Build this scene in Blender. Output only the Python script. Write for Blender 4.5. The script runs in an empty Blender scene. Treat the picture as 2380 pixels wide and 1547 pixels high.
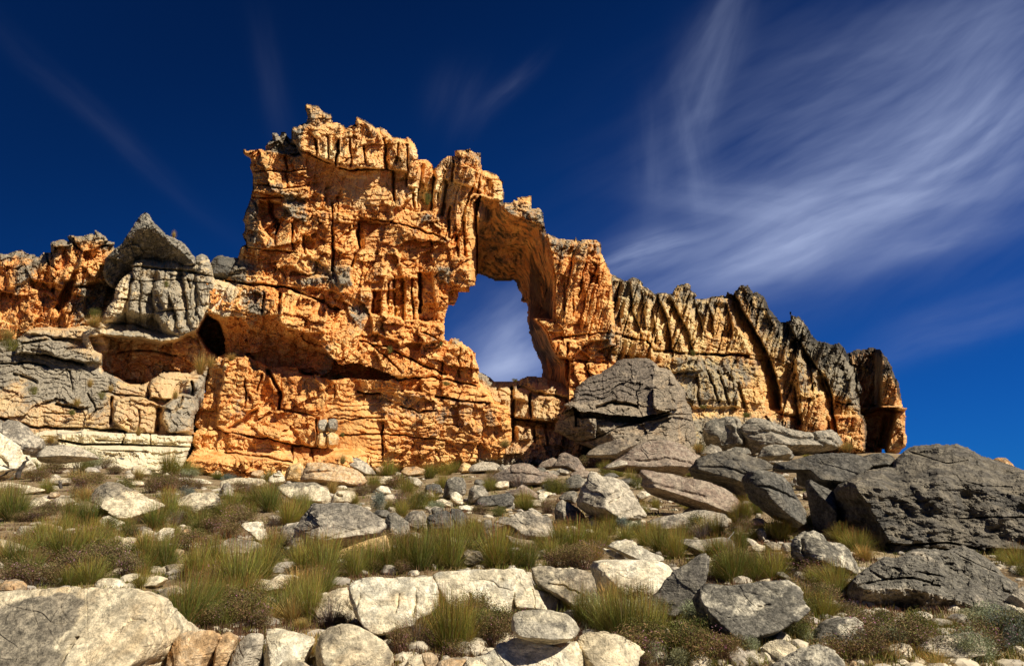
import bpy, math, numpy as np
rad = math.radians
scene = bpy.context.scene
COL = scene.collection
# ------------------------------------------------------------------ view frame of the place
PITCH = rad(14.0); FPX = 1983.0
CP, SP = math.cos(PITCH), math.sin(PITCH)
def P(u, v, Y):
    """point of the place seen at bearing (u, v), standing Y metres north of the viewer"""
    xc = (np.asarray(u, float) - 1190.0) / FPX; zc = -(np.asarray(v, float) - 773.5) / FPX
    dy = CP - zc * SP; dz = SP + zc * CP
    t = Y / dy
    return xc * t, Y + 0 * xc, dz * t
REG = {0: (0, 0, 1), 1: (0, 300, .3418), 2: (900, 300, .3418), 3: (1700, 600, .3418), 4: (2696, 900, .3418), 5: (0, 1000, .3418),
       6: (900, 1000, .3418), 7: (0, 1753, .3418), 8: (900, 1753, .3418), 9: (1800, 1753, .3418), 10: (2696, 1753, .3418), 11: (2000, 1300, .3418)}
def R(n, pts):
    ox, oy, s = REG[n]
    return [(ox * .5811 + a * s, oy * .5811 + b * s) for a, b in pts]
# ------------------------------------------------------------------ noise
def _h(ix, iy, iz, seed):
    n = (ix.astype(np.int64) * 374761393 + iy.astype(np.int64) * 668265263 + iz.astype(np.int64) * 2147483647 + seed * 974634777) & 0xFFFFFFFF
    n = ((n ^ (n >> 13)) * 1274126177) & 0xFFFFFFFF
    n = ((n ^ (n >> 15)) * 2246822519) & 0xFFFFFFFF
    return ((n ^ (n >> 16)) & 0xFFFFFF) / float(0xFFFFFF)
def vnoise(x, y, z, seed=0):
    x, y, z = np.broadcast_arrays(np.asarray(x, float), np.asarray(y, float), np.asarray(z, float))
    ix, iy, iz = np.floor(x), np.floor(y), np.floor(z)
    fx, fy, fz = x - ix, y - iy, z - iz
    fx = fx * fx * (3 - 2 * fx); fy = fy * fy * (3 - 2 * fy); fz = fz * fz * (3 - 2 * fz)
    r = 0
    for a in (0, 1):
        wx = fx if a else 1 - fx
        for b in (0, 1):
            wy = fy if b else 1 - fy
            for c in (0, 1):
                wz = fz if c else 1 - fz
                r = r + wx * wy * wz * _h(ix + a, iy + b, iz + c, seed)
    return r * 2 - 1
def fbm(x, y, z, octv=4, seed=0, gain=.5):
    s, a, t = 0, 1.0, 0
    for i in range(octv):
        s = s + a * vnoise(x * 2 ** i + 17.3 * i, y * 2 ** i - 9.1 * i, z * 2 ** i + 4.7 * i, seed + i); t += a; a *= gain
    return s / t * 1.5
def sstep(x, a=0., b=1.):
    t = np.clip((x - a) / (b - a), 0, 1); return t * t * (3 - 2 * t)
def cells(x, z, seed, jit=.8, p=3.5):
    """jointed-block pattern: distance to nearest and second joint centre, three random numbers of the block, local offset"""
    ix, iz = np.floor(x), np.floor(z)
    F1 = np.full(x.shape, 9.); F2 = np.full(x.shape, 9.)
    r = [np.zeros(x.shape) for _ in range(3)]; lx = np.zeros(x.shape); lz = np.zeros(x.shape)
    for a in (-1, 0, 1):
        for b in (-1, 0, 1):
            cx, cz = ix + a, iz + b
            zz = np.zeros_like(cx)
            h1 = _h(cx, cz, zz, seed); h2 = _h(cx, cz, zz, seed + 77)
            dx = x - (cx + .5 + (h1 - .5) * jit); dz = z - (cz + .5 + (h2 - .5) * jit)
            d = (np.abs(dx) ** p + np.abs(dz) ** p) ** (1 / p)
            near = d < F1
            F2 = np.where(near, F1, np.minimum(F2, d)); F1 = np.where(near, d, F1)
            lx = np.where(near, dx, lx); lz = np.where(near, dz, lz)
            for k in range(3):
                r[k] = np.where(near, _h(cx, cz, zz, seed + 131 * (k + 1)), r[k])
    return F1, F2, r[0], r[1], r[2], lx, lz
def seg_dist(U, V, a, b):
    ax, ay = a; bx, by = b; dx, dy = bx - ax, by - ay; L = dx * dx + dy * dy + 1e-9
    t = np.clip(((U - ax) * dx + (V - ay) * dy) / L, 0, 1)
    return np.hypot(U - ax - t * dx, V - ay - t * dy)
def line_dist(U, V, pts):
    d = np.full(U.shape, 1e9)
    for a, b in zip(pts[:-1], pts[1:]): d = np.minimum(d, seg_dist(U, V, a, b))
    return d
def poly_sd(U, V, pts):
    d = np.full(U.shape, 1e9); ins = np.zeros(U.shape, bool)
    n = len(pts)
    for i in range(n):
        a, b = pts[i], pts[(i + 1) % n]
        d = np.minimum(d, seg_dist(U, V, a, b))
        c = ((a[1] > V) != (b[1] > V))
        with np.errstate(divide='ignore', invalid='ignore'):
            xx = (b[0] - a[0]) * (V - a[1]) / (b[1] - a[1] + 1e-12) + a[0]
        ins ^= c & (U < xx)
    return np.where(ins, d, -d)
def win(U, V, pts, m):
    xs = [p[0] for p in pts]; ys = [p[1] for p in pts]
    return np.nonzero((U > min(xs) - m) & (U < max(xs) + m) & (V > min(ys) - m) & (V < max(ys) + m))[0]
def f_poly(Y, U, V, pts, off, soft):
    k = win(U, V, pts, soft + 1)
    if len(k): Y[k] += off * sstep(poly_sd(U[k], V[k], pts), -soft * .5, soft * .5)
def f_groove(Y, U, V, pts, w, dep, wob=None):
    k = win(U, V, pts, w * 3)
    if not len(k): return
    uu, vv = (U[k], V[k]) if wob is None else (U[k] + wob[0][k], V[k] + wob[1][k])
    d = line_dist(uu, vv, pts)
    Y[k] += dep * np.clip(1.15 - d / w, 0, 1)
# ------------------------------------------------------------------ objects
LANDMARKS = []           # (u, v, phrase)
AUTO = []                # objects waiting for a label
def props(o, label=None, cat=None, group=None, kind=None):
    if label: o['label'] = label
    if cat: o['category'] = cat
    if group: o['group'] = group
    if kind: o['kind'] = kind
    return o
def new_mesh(name, co, faces_flat, loops_per, mat, attrs=None, smooth=True):
    me = bpy.data.meshes.new(name)
    n = len(co); me.vertices.add(n); me.vertices.foreach_set('co', np.ascontiguousarray(co, np.float32).ravel())
    nf = len(faces_flat) // loops_per
    me.loops.add(nf * loops_per); me.loops.foreach_set('vertex_index', np.ascontiguousarray(faces_flat, np.int32))
    me.polygons.add(nf); me.polygons.foreach_set('loop_start', np.arange(0, nf * loops_per, loops_per, dtype=np.int32))
    me.polygons.foreach_set('use_smooth', np.full(nf, smooth))
    for k, a in (attrs or {}).items():
        a = np.asarray(a, np.float32)
        if a.ndim == 1:
            at = me.attributes.new(k, 'FLOAT', 'POINT'); at.data.foreach_set('value', a)
        else:
            at = me.attributes.new(k, 'FLOAT_COLOR', 'POINT'); at.data.foreach_set('color', a.ravel())
    me.update(calc_edges=True); me.validate()
    if mat: me.materials.append(mat)
    return me
def obj(name, me, parent=None, loc=None):
    o = bpy.data.objects.new(name, me); COL.objects.link(o)
    if parent: o.parent = parent
    if loc is not None: o.location = loc
    return o
# ------------------------------------------------------------------ node helper
class NT:
    def __init__(s, tree): s.t = tree; s.n = tree.nodes; s.l = tree.links
    def node(s, typ, **kw):
        n = s.n.new(typ)
        for k, v in kw.items(): setattr(n, k, v)
        return n
    def put(s, sock, val):
        if isinstance(val, bpy.types.NodeSocket): s.l.new(val, sock)
        elif val is not None: sock.default_value = val
    def math(s, op, a, b=0., clamp=False):
        n = s.node('ShaderNodeMath', operation=op, use_clamp=clamp); s.put(n.inputs[0], a); s.put(n.inputs[1], b); return n.outputs[0]
    def vmath(s, op, a, b=None):
        n = s.node('ShaderNodeVectorMath', operation=op); s.put(n.inputs[0], a)
        if b is not None: s.put(n.inputs[1], b)
        return n.outputs['Value'] if op in ('DOT_PRODUCT', 'LENGTH') else n.outputs[0]
    def noise(s, vec, scale, detail=4, rough=.55, dist=0.):
        n = s.node('ShaderNodeTexNoise'); s.put(n.inputs['Vector'], vec)
        n.inputs['Scale'].default_value = scale; n.inputs['Detail'].default_value = detail
        n.inputs['Roughness'].default_value = rough; n.inputs['Distortion'].default_value = dist
        return n.outputs[0]
    def voro(s, vec, scale, feature='F1', rnd=1.):
        n = s.node('ShaderNodeTexVoronoi', feature=feature); s.put(n.inputs['Vector'], vec); n.inputs['Scale'].default_value = scale
        n.inputs['Randomness'].default_value = rnd
        return n.outputs['Distance']
    def ramp(s, fac, lo, hi, a=0., b=1.):
        n = s.node('ShaderNodeMapRange', interpolation_type='SMOOTHSTEP'); s.put(n.inputs[0], fac)
        n.inputs[1].default_value = lo; n.inputs[2].default_value = hi; n.inputs[3].default_value = a; n.inputs[4].default_value = b
        return n.outputs[0]
    def mix(s, fac, a, b, blend='MIX'):
        n = s.node('ShaderNodeMix', data_type='RGBA', blend_type=blend); s.put(n.inputs[0], fac)
        for sock, v in ((n.inputs[6], a), (n.inputs[7], b)):
            if isinstance(v, tuple) and len(v) == 3: v = (*v, 1)
            s.put(sock, v)
        return n.outputs[2]
    def mapping(s, vec, scale=(1, 1, 1), rot=(0, 0, 0)):
        n = s.node('ShaderNodeMapping'); s.put(n.inputs[0], vec); n.inputs['Scale'].default_value = scale; n.inputs['Rotation'].default_value = rot
        return n.outputs[0]
def new_mat(name, rough=.92):
    m = bpy.data.materials.new(name); m.use_nodes = True
    t = NT(m.node_tree); b = m.node_tree.nodes['Principled BSDF']
    b.inputs['Roughness'].default_value = rough; b.inputs['Specular IOR Level'].default_value = .12
    return m, t, b
# ------------------------------------------------------------------ rock materials
def cliff_mat(name, oranges, greys, pales, reds, dark=(.035, .032, .028)):
    m, t, b = new_mat(name)
    geo = t.node('ShaderNodeNewGeometry'); pos = geo.outputs['Position']
    at = lambda k: t.node('ShaderNodeAttribute', attribute_name=k).outputs['Fac']
    n1 = t.noise(pos, .22, 5, .6, .6); n2 = t.noise(pos, 1.1, 6, .65, .4); n3 = t.noise(pos, 5., 6, .7)
    streak = t.noise(t.mapping(pos, (1.6, 1.6, .16)), 1.2, 5, .65, .5)
    strata = t.noise(t.mapping(pos, (.25, .25, 2.2), (0, rad(6), 0)), 1., 5, .6, .4)
    c = t.mix(t.ramp(n1, .32, .66), oranges[0], oranges[1])
    c = t.mix(t.ramp(n2, .44, .66), c, oranges[2])
    c = t.mix(t.math('MULTIPLY', t.ramp(strata, .5, .68), .55), c, reds)
    c = t.mix(t.math('MULTIPLY', at('red'), t.ramp(n2, .3, .6)), c, reds)
    pm = t.math('ADD', at('pale'), t.math('MULTIPLY', t.math('SUBTRACT', n2, .5), .9))
    c = t.mix(t.ramp(pm, .3, .8), c, pales)
    gm = t.math('ADD', at('grey'), t.math('MULTIPLY', t.math('SUBTRACT', t.math('ADD', t.math('MULTIPLY', streak, .6), t.math('MULTIPLY', n2, .5)), .55), 2.0))
    gcol = t.mix(t.ramp(n3, .35, .68), greys[0], greys[1])
    gm = t.math('ADD', gm, t.math('MULTIPLY', t.math('SUBTRACT', n3, .5), .7))
    c = t.mix(t.math('MULTIPLY', t.ramp(gm, .28, .80), .95), c, gcol)
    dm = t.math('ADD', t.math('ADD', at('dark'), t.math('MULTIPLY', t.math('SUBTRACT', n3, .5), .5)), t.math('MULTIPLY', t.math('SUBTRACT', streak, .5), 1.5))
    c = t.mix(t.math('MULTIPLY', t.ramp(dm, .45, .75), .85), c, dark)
    c = t.mix(t.ramp(n3, .2, .8), t.mix(1., c, (.74, .74, .74), 'MULTIPLY'), t.mix(1., c, (1.16, 1.16, 1.16), 'MULTIPLY'))
    t.put(b.inputs['Base Color'], c)
    cr = t.voro(t.mapping(pos, (1, 1, .7)), 1.7, 'DISTANCE_TO_EDGE')
    h = t.math('ADD', t.math('MULTIPLY', n3, .32), t.math('MULTIPLY', t.ramp(cr, 0, .05), .03))
    h = t.math('ADD', h, t.math('MULTIPLY', n2, .3))
    bp = t.node('ShaderNodeBump'); bp.inputs['Strength'].default_value = .8; bp.inputs['Distance'].default_value = .28
    t.put(bp.inputs['Height'], h); t.put(b.inputs['Normal'], bp.outputs[0])
    return m
def rock_mat(name, base, alt, lichen, amount, warm=None, fine=1., specks=.3, bedding=0.):
    """weathered boulder stone: base/alt mottling, lichen crust of a given amount, optional rusty stain"""
    m, t, b = new_mat(name)
    geo = t.node('ShaderNodeNewGeometry'); info = t.node('ShaderNodeObjectInfo')
    pos = geo.outputs['Position']
    n1 = t.noise(pos, .9 * fine, 4, .6, .5); n2 = t.noise(pos, 3.2 * fine, 7, .68, .4); n3 = t.noise(pos, 16. * fine, 6, .75)
    bed = t.noise(t.mapping(pos, (1., 1., 9.), (rad(8), rad(-14), 0)), 1.3 * fine, 5, .6, .6)
    c = t.mix(t.ramp(n2, .40, .60), base, alt)
    if warm: c = t.mix(t.math('MULTIPLY', t.ramp(n1, .52, .7), .8), c, warm)
    c = t.mix(t.math('MULTIPLY', t.ramp(bed, .52, .72), .35 + bedding), c, t.mix(1., c, (.55, .53, .5), 'MULTIPLY'))
    k = t.math('ADD', t.math('MULTIPLY', n1, .55), t.math('MULTIPLY', n2, .5))
    k = t.math('ADD', k, t.math('MULTIPLY', info.outputs['Random'], .10))
    k = t.math('ADD', k, t.node('ShaderNodeAttribute', attribute_name='lichen').outputs['Fac'])
    lm = t.ramp(k, .74 - amount * .42, .84 - amount * .42)
    lc = t.mix(t.ramp(n3, .38, .62), lichen, t.mix(1., lichen, (1.9, 1.85, 1.75), 'MULTIPLY'))
    c = t.mix(t.math('MULTIPLY', lm, .88), c, lc)
    v = t.voro(pos, 13. * fine)
    c = t.mix(t.math('MULTIPLY', t.ramp(v, .22, .1), specks), c, (.05, .048, .042))
    n4 = t.noise(pos, 7. * fine, 5, .7, .3)
    c = t.mix(t.ramp(n4, .40, .60), t.mix(1., c, (.70, .69, .67), 'MULTIPLY'), t.mix(1., c, (1.22, 1.20, 1.15), 'MULTIPLY'))
    c = t.mix(t.ramp(n3, .3, .7), t.mix(1., c, (.66, .66, .66), 'MULTIPLY'), t.mix(1., c, (1.2, 1.2, 1.2), 'MULTIPLY'))
    t.put(b.inputs['Base Color'], c)
    h = t.math('ADD', t.math('MULTIPLY', n3, .18), t.math('MULTIPLY', n2, .6))
    h = t.math('ADD', h, t.math('MULTIPLY', bed, .35))
    bp = t.node('ShaderNodeBump'); bp.inputs['Strength'].default_value = .85; bp.inputs['Distance'].default_value = .19 / fine
    t.put(bp.inputs['Height'], h); t.put(b.inputs['Normal'], bp.outputs[0])
    return m
ORG = ((.82, .42, .13), (.86, .55, .21), (.69, .27, .06))
M_ARCH = cliff_mat('orange_sandstone', ORG, ((.15, .135, .105), (.38, .33, .23)), (.90, .69, .36), (.64, .27, .08))
M_RIDGE = cliff_mat('varnished_sandstone', ((.74, .48, .18), (.70, .53, .25), (.62, .30, .09)), ((.13, .115, .09), (.33, .29, .20)), (.80, .62, .32), (.54, .21, .06))
M_LEDGE = cliff_mat('banded_grey_sandstone', ((.70, .47, .20), (.62, .46, .25), (.60, .30, .09)), ((.19, .165, .12), (.42, .36, .255)), (.80, .69, .45), (.52, .22, .07))
F0 = 1.0
MATS = {
 'cream': rock_mat('cream_sandstone', (.80, .69, .47), (.66, .55, .36), (.17, .15, .115), .40, (.66, .44, .2), specks=.35),
 'white': rock_mat('white_sandstone', (.88, .80, .60), (.80, .69, .47), (.36, .32, .24), .18, (.78, .60, .36), specks=.15),
 'grey': rock_mat('grey_lichened_sandstone', (.46, .40, .30), (.31, .275, .21), (.105, .098, .08), .56, (.50, .40, .26), specks=.4),
 'pale': rock_mat('pale_grey_sandstone', (.62, .54, .40), (.46, .40, .30), (.15, .135, .11), .42, (.60, .47, .3), specks=.4),
 'dark': rock_mat('dark_lichened_rock', (.20, .18, .145), (.29, .26, .20), (.08, .077, .068), .5, (.26, .20, .14), specks=.3),
 'slab': rock_mat('brown_grey_slab_rock', (.40, .32, .22), (.28, .23, .165), (.12, .10, .08), .38, (.48, .34, .2), fine=.45, specks=.35, bedding=.15),
 'big': rock_mat('charcoal_slab_rock', (.225, .195, .145), (.14, .125, .10), (.085, .08, .07), .48, (.34, .28, .18), fine=.6, specks=.3, bedding=.15),
 'rust': rock_mat('rusty_sandstone', (.62, .40, .2), (.72, .54, .33), (.17, .145, .11), .34, (.58, .29, .09), specks=.3),
 'orange': rock_mat('ochre_sandstone', (.78, .50, .2), (.80, .60, .32), (.24, .19, .14), .18, (.68, .35, .09), fine=.6, specks=.15),
 'maroon': rock_mat('maroon_grey_rock', (.31, .23, .17), (.42, .34, .25), (.11, .09, .075), .38, (.56, .44, .29), specks=.3),
 'speck': rock_mat('speckled_lichen_rock', (.70, .63, .47), (.46, .41, .31), (.09, .085, .072), .60, (.54, .46, .3), fine=1.7, specks=.5),
}
# ------------------------------------------------------------------ terrain
def ground_h(x, y):
    x = np.asarray(x, float); y = np.asarray(y, float)
    z = -2.29 + .1265 * np.minimum(y, 82)
    th = x / np.maximum(y, 5)
    dip = 1.05 * sstep(th, -.48, -.30) * (1 - sstep(th, -.14, .12)) * sstep(y, 25, 62)
    z = z - dip + .6 * sstep(th, .15, .5) * sstep(y, 30, 60)
    z = z + .10 * fbm(x * .35, y * .35, 0 * x, 3, 5) * sstep(y, 2, 8) + .035 * fbm(x * 1.6, y * 1.6, 0 * x, 3, 8)
    z = z - .30 * (1 - sstep(y, 8.3, 9.8)) - 3.2 * sstep(th, .44, .6) * sstep(y, 24, 60)
    return z - np.maximum(y - 95, 0) * .12
def ground_y(u, v):
    ys = np.arange(5, 92, .2)
    X, _, Z = P(u, v, ys)
    d = Z - ground_h(X, ys)
    k = np.nonzero(d <= 0)[0]
    return float(ys[k[0]]) if len(k) else 78.0
def terrain():
    ra = np.concatenate([np.linspace(-12, 6, 30), np.geomspace(6.1, 100, 420), np.geomspace(103, 5000, 40)])
    ta = np.linspace(-1.35, 1.35, 520)
    YY, TT = np.meshgrid(ra, ta, indexing='ij')
    XX = TT * (np.abs(YY) + 9)
    ZZ = ground_h(XX, YY)
    n, m = YY.shape
    idx = np.arange(n * m).reshape(n, m)
    q = np.stack([idx[:-1, :-1], idx[:-1, 1:], idx[1:, 1:], idx[1:, :-1]], -1).reshape(-1)
    mt, t, b = new_mat('sandy_soil')
    geo = t.node('ShaderNodeNewGeometry'); pos = geo.outputs['Position']
    n1 = t.noise(pos, .8, 5, .6); n2 = t.noise(pos, 9., 6, .7); v = t.voro(pos, 14.)
    c = t.mix(t.ramp(n1, .38, .62), (.24, .16, .08), (.42, .32, .18))
    c = t.mix(t.ramp(n2, .45, .7), c, (.12, .085, .05))
    c = t.mix(t.math('MULTIPLY', t.ramp(v, .3, .12), t.ramp(n2, .5, .6)), c, (.6, .5, .34))
    t.put(b.inputs['Base Color'], c)
    bp = t.node('ShaderNodeBump'); bp.inputs['Distance'].default_value = .06; t.put(bp.inputs['Height'], t.math('ADD', n2, t.math('MULTIPLY', v, -.5))); t.put(b.inputs['Normal'], bp.outputs[0])
    o = obj('ground', new_mesh('ground', np.stack([XX, YY, ZZ], -1).reshape(-1, 3), q, 4, mt))
    props(o, 'sandy hillside soil rising to the foot of the rock arch', kind='structure')
terrain()
# ------------------------------------------------------------------ relief rock walls
def relief(name, outline, fn, mat, step=2.0, thick=6., rough=3.5, seed=0, edge=14., edged=1.4, holes=()):
    xs = [p[0] for p in outline]; ys = [p[1] for p in outline]
    us = np.arange(max(min(xs) - 6, -120), min(max(xs) + 6, 2500), step); vs = np.arange(min(ys) - 6, max(ys) + 6, step)
    UU, VV = np.meshgrid(us, vs)
    U, V = UU.ravel(), VV.ravel(); Z0 = 0 * U
    sd = poly_sd(U + rough * fbm(U / 17, V / 17, Z0, 4, seed + 3, .6), V + rough * fbm(U / 17, V / 17, Z0 + 5, 4, seed + 4, .6), outline)
    msk = sd > 0
    for hpoly in holes:
        s2 = -poly_sd(U + 2 * fbm(U / 14, V / 14, Z0, 3, 9), V + 2 * fbm(U / 14, V / 14, Z0 + 9, 3, 12), hpoly)
        msk &= s2 > 0
    k = np.nonzero(msk)[0]
    u, v, s = U[k], V[k], sd[k]
    Y, att = fn(u, v, s)
    Y = Y + edged * (1 - np.clip(s / edge, 0, 1)) ** 2
    n = len(k)
    idx = np.full(U.shape, -1, np.int64); idx[k] = np.arange(n); idx = idx.reshape(UU.shape)
    a, b_, c, d = idx[:-1, :-1], idx[:-1, 1:], idx[1:, 1:], idx[1:, :-1]
    qm = (a >= 0) & (b_ >= 0) & (c >= 0) & (d >= 0)
    front = np.stack([a, d, c, b_], -1)[qm]
    back = np.stack([a, b_, c, d], -1)[qm] + n
    pad = np.pad(qm, 1)
    sides = []
    for (dr, dc, e0, e1) in ((-1, 0, a, b_), (1, 0, c, d), (0, -1, d, a), (0, 1, b_, c)):
        nb = pad[1 + dr:1 + dr + qm.shape[0], 1 + dc:1 + dc + qm.shape[1]]
        e = qm & ~nb
        p0, p1 = e0[e], e1[e]
        sides.append(np.stack([p0, p1, p1 + n, p0 + n], -1))
    faces = np.concatenate([front, back] + sides)
    f = np.stack(P(u, v, Y), -1); bk = np.stack(P(u, v, Y + thick), -1)
    co = np.concatenate([f, bk])
    at = {kk: np.concatenate([vv, vv]) for kk, vv in att.items()}
    used = np.zeros(2 * n, bool); used[faces.ravel()] = True
    re = np.cumsum(used) - 1
    co = co[used]; at = {kk: vv[used] for kk, vv in at.items()}; faces = re[faces]
    c0 = np.array([co[:, 0].mean(), co[:, 1].mean(), co[:, 2].min()])
    o = obj(name, new_mesh(name, co - c0, faces.ravel(), 4, mat, at, smooth=False), loc=c0)
    return o
def detail(u, v, seed, sc=26., blocky=1., ang=.08, col=0., ck=1.):
    """joint blocks and bedding of the sandstone, metres of recess"""
    z0 = 0 * u
    wu = 10 * fbm(u / 45, v / 45, z0, 4, seed + 1, .6); wv = 10 * fbm(u / 45, v / 45, z0 + 7, 4, seed + 2, .6)
    x = (u + wu) + ang * v; y = (v + wv) - ang * u
    out = 0
    for i, (sx, sy, a, cr) in enumerate(((sc * 2.5, sc * 1.7, .80, .10), (sc * 1.05, sc * 1.7, .62, .14), (sc * .62, sc * .42, .27, .10), (sc * .24, sc * .20, .08, .05))):
        F1, F2, r1, r2, r3, lx, lz = cells(x / sx, y / sy, seed + 20 * i, .95, 7.)
        w = sstep(F2 - F1, 0, (.04, .05, .08, .12)[i])
        out = out + a * ((r1 - .5) * 1.35 + (r2 - .5) * 1.9 * lx + ((r3 - .68) * 1.9) * lz) * blocky + ck * cr * (1 - w) * np.clip(r2 * 1.9 - .35, 0, 1.4) * blocky
    out = out + .22 * fbm(u / 70, v / 70, z0, 2, seed + 5) + .05 * fbm(u / 5, v / 5, z0, 3, seed + 6)
    bed = y / 13. + 1.1 * fbm(u / 90, v / 60, z0, 3, seed + 8)
    out = out - .20 * (bed - np.floor(bed)) * sstep(fbm(u / 80, v / 50, z0, 2, seed + 12), -.25, .25)
    if not (np.isscalar(col) and col == 0):
        xx = u + wu * .5 + .28 * (v - 700); yy = v + 3 * wv
        o2 = 0
        for i, (sx, sy, a) in enumerate(((34., 300., 1.25), (14., 130., .70), (6.5, 70., .30))):
            F1, F2, r1, r2, r3, lx, lz = cells(xx / sx, yy / sy, seed + 60 + 7 * i, .9, 9.)
            o2 = o2 + a * ((r1 - .5) * 1.1 + (r2 - .55) * 2.2 * lx + (r3 - .6) * .5 * lz) + a * .22 * (1 - sstep(F2 - F1, 0, .10)) * (r3 > .4)
        out = out * (1 - .35 * np.clip(col, 0, 1)) + col * o2
    return out
def base_att(u, sd):
    z = np.zeros_like(u); return {'grey': z.copy(), 'pale': z.copy(), 'red': z.copy(), 'dark': z.copy()}
# --- the arch
SKY2 = [(1665, 1085)]
out_arch = R(1, [(1430, 1390), (1500, 1400), (1545, 1385), (1560, 1330), (1600, 1260), (1620, 1220), (1640, 1160), (1665, 1150), (1650, 1090), (1670, 1040), (1650, 990), (1655, 960), (1690, 880), (1705, 820), (1715, 700), (1705, 640), (1695, 580)]) + \
 R(2, [(165, 575), (115, 535), (125, 505), (185, 508), (235, 500), (270, 512), (275, 470), (315, 440), (318, 388), (360, 395), (372, 420), (385, 388), (405, 382), (440, 420), (455, 430), (452, 375), (465, 350), (485, 355), (505, 345), (548, 320), (552, 270), (545, 205), (560, 195), (610, 205), (650, 212), (680, 245), (700, 262), (722, 262), (730, 320), (760, 322), (815, 345), (820, 365), (850, 335), (880, 325), (885, 285), (900, 283), (950, 300), (1000, 335), (1025, 355), (1060, 352), (1100, 372), (1140, 415), (1180, 418), (1230, 430), (1240, 418), (1270, 430), (1290, 470), (1310, 520), (1310, 575), (1340, 572), (1380, 580), (1415, 610), (1420, 635), (1445, 605), (1480, 560), (1520, 545), (1555, 550), (1560, 510), (1600, 503), (1650, 508), (1660, 498), (1690, 520), (1735, 530), (1745, 570), (1745, 640), (1790, 650), (1850, 675), (1880, 710), (1893, 720), (1893, 860), (1950, 868), (1960, 850), (1985, 845), (1975, 820), (2030, 825), (2085, 830), (2088, 880), (2085, 905), (2120, 905), (2140, 900), (2165, 940), (2170, 1030), (2190, 1075)]) + \
 R(3, [(830, 565), (870, 578), (910, 600), (960, 600), (1010, 605), (1020, 582), (1035, 610), (1080, 605), (1150, 600), (1190, 635), (1200, 700), (1225, 740), (1250, 800), (1275, 850), (1290, 1100), (1300, 1300), (1300, 1800), (1100, 1800), (800, 1750),
 (785, 1450), (770, 1410), (740, 1360), (720, 1290), (705, 1240), (695, 1150), (690, 1040), (655, 1030), (655, 980), (625, 940), (618, 905), (600, 890), (540, 895), (480, 895), (455, 885), (400, 860), (358, 845), (350, 915), (305, 940), (300, 965), (235, 970), (210, 1055), (160, 1060), (145, 1100), (135, 1180), (135, 1270), (155, 1300), (175, 1275), (240, 1280), (235, 1295), (300, 1330), (340, 1390), (365, 1480), (370, 1500)]) + \
 R(6, [(1728, 850), (1735, 905), (1800, 960), (1830, 1010), (1930, 1060), (1950, 1180), (1950, 1300), (1900, 1420), (1600, 1480), (1000, 1500), (600, 1560)]) + \
 R(8, [(560, 330), (100, 360)]) + R(7, [(1300, 300), (1250, 150)]) + R(5, [(1290, 1400), (1320, 1340), (1300, 1300), (1310, 1240), (1350, 1215), (1310, 1180), (1320, 1080), (1390, 960), (1380, 900), (1420, 790), (1470, 735), (1530, 700), (1520, 600), (1480, 480), (1400, 430), (1370, 390), (1340, 290), (1345, 190), (1430, 190)])
LIP = R(3, [(350, 440), (355, 340), (380, 308), (440, 330), (530, 340), (530, 410), (590, 450), (700, 490), (808, 530), (830, 600), (860, 740), (880, 850), (885, 1000), (880, 1170), (820, 1155), (750, 1150), (800, 1200), (830, 1240), (860, 1330), (900, 1400), (975, 1430), (970, 1760)])
HOLE = R(3, [(358, 845), (400, 860), (455, 885), (480, 895), (540, 895), (600, 890), (618, 905), (625, 940), (655, 980), (655, 1030), (690, 1040), (695, 1150), (705, 1240), (720, 1290), (740, 1360), (770, 1410), (785, 1450), (785, 1760)])
INTR = LIP + HOLE[::-1]
OVER_BACK = R(6, [(-150, 560), (0, 560), (240, 560), (470, 645), (720, 720), (800, 715), (900, 700)])
OVER_LIP = R(6, [(-150, 435), (0, 450), (60, 455), (110, 420), (200, 430), (340, 440), (370, 500), (430, 530), (560, 560), (640, 620), (740, 730), (760, 700), (800, 610), (860, 690), (920, 700), (1000, 740), (1110, 770), (1210, 830), (1290, 840)])
CAVE = R(6, [(-150, 420), (0, 450), (60, 455), (110, 425), (200, 430), (340, 440), (370, 500), (430, 530), (560, 560), (640, 620), (735, 735), (790, 775), (850, 765), (920, 775), (1000, 800), (1090, 830), (1180, 872), (1100, 885), (1000, 878), (860, 876), (760, 876), (650, 870), (640, 850), (520, 850), (490, 800), (410, 790), (300, 800), (250, 760), (140, 720), (0, 740), (-60, 720)])
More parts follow.
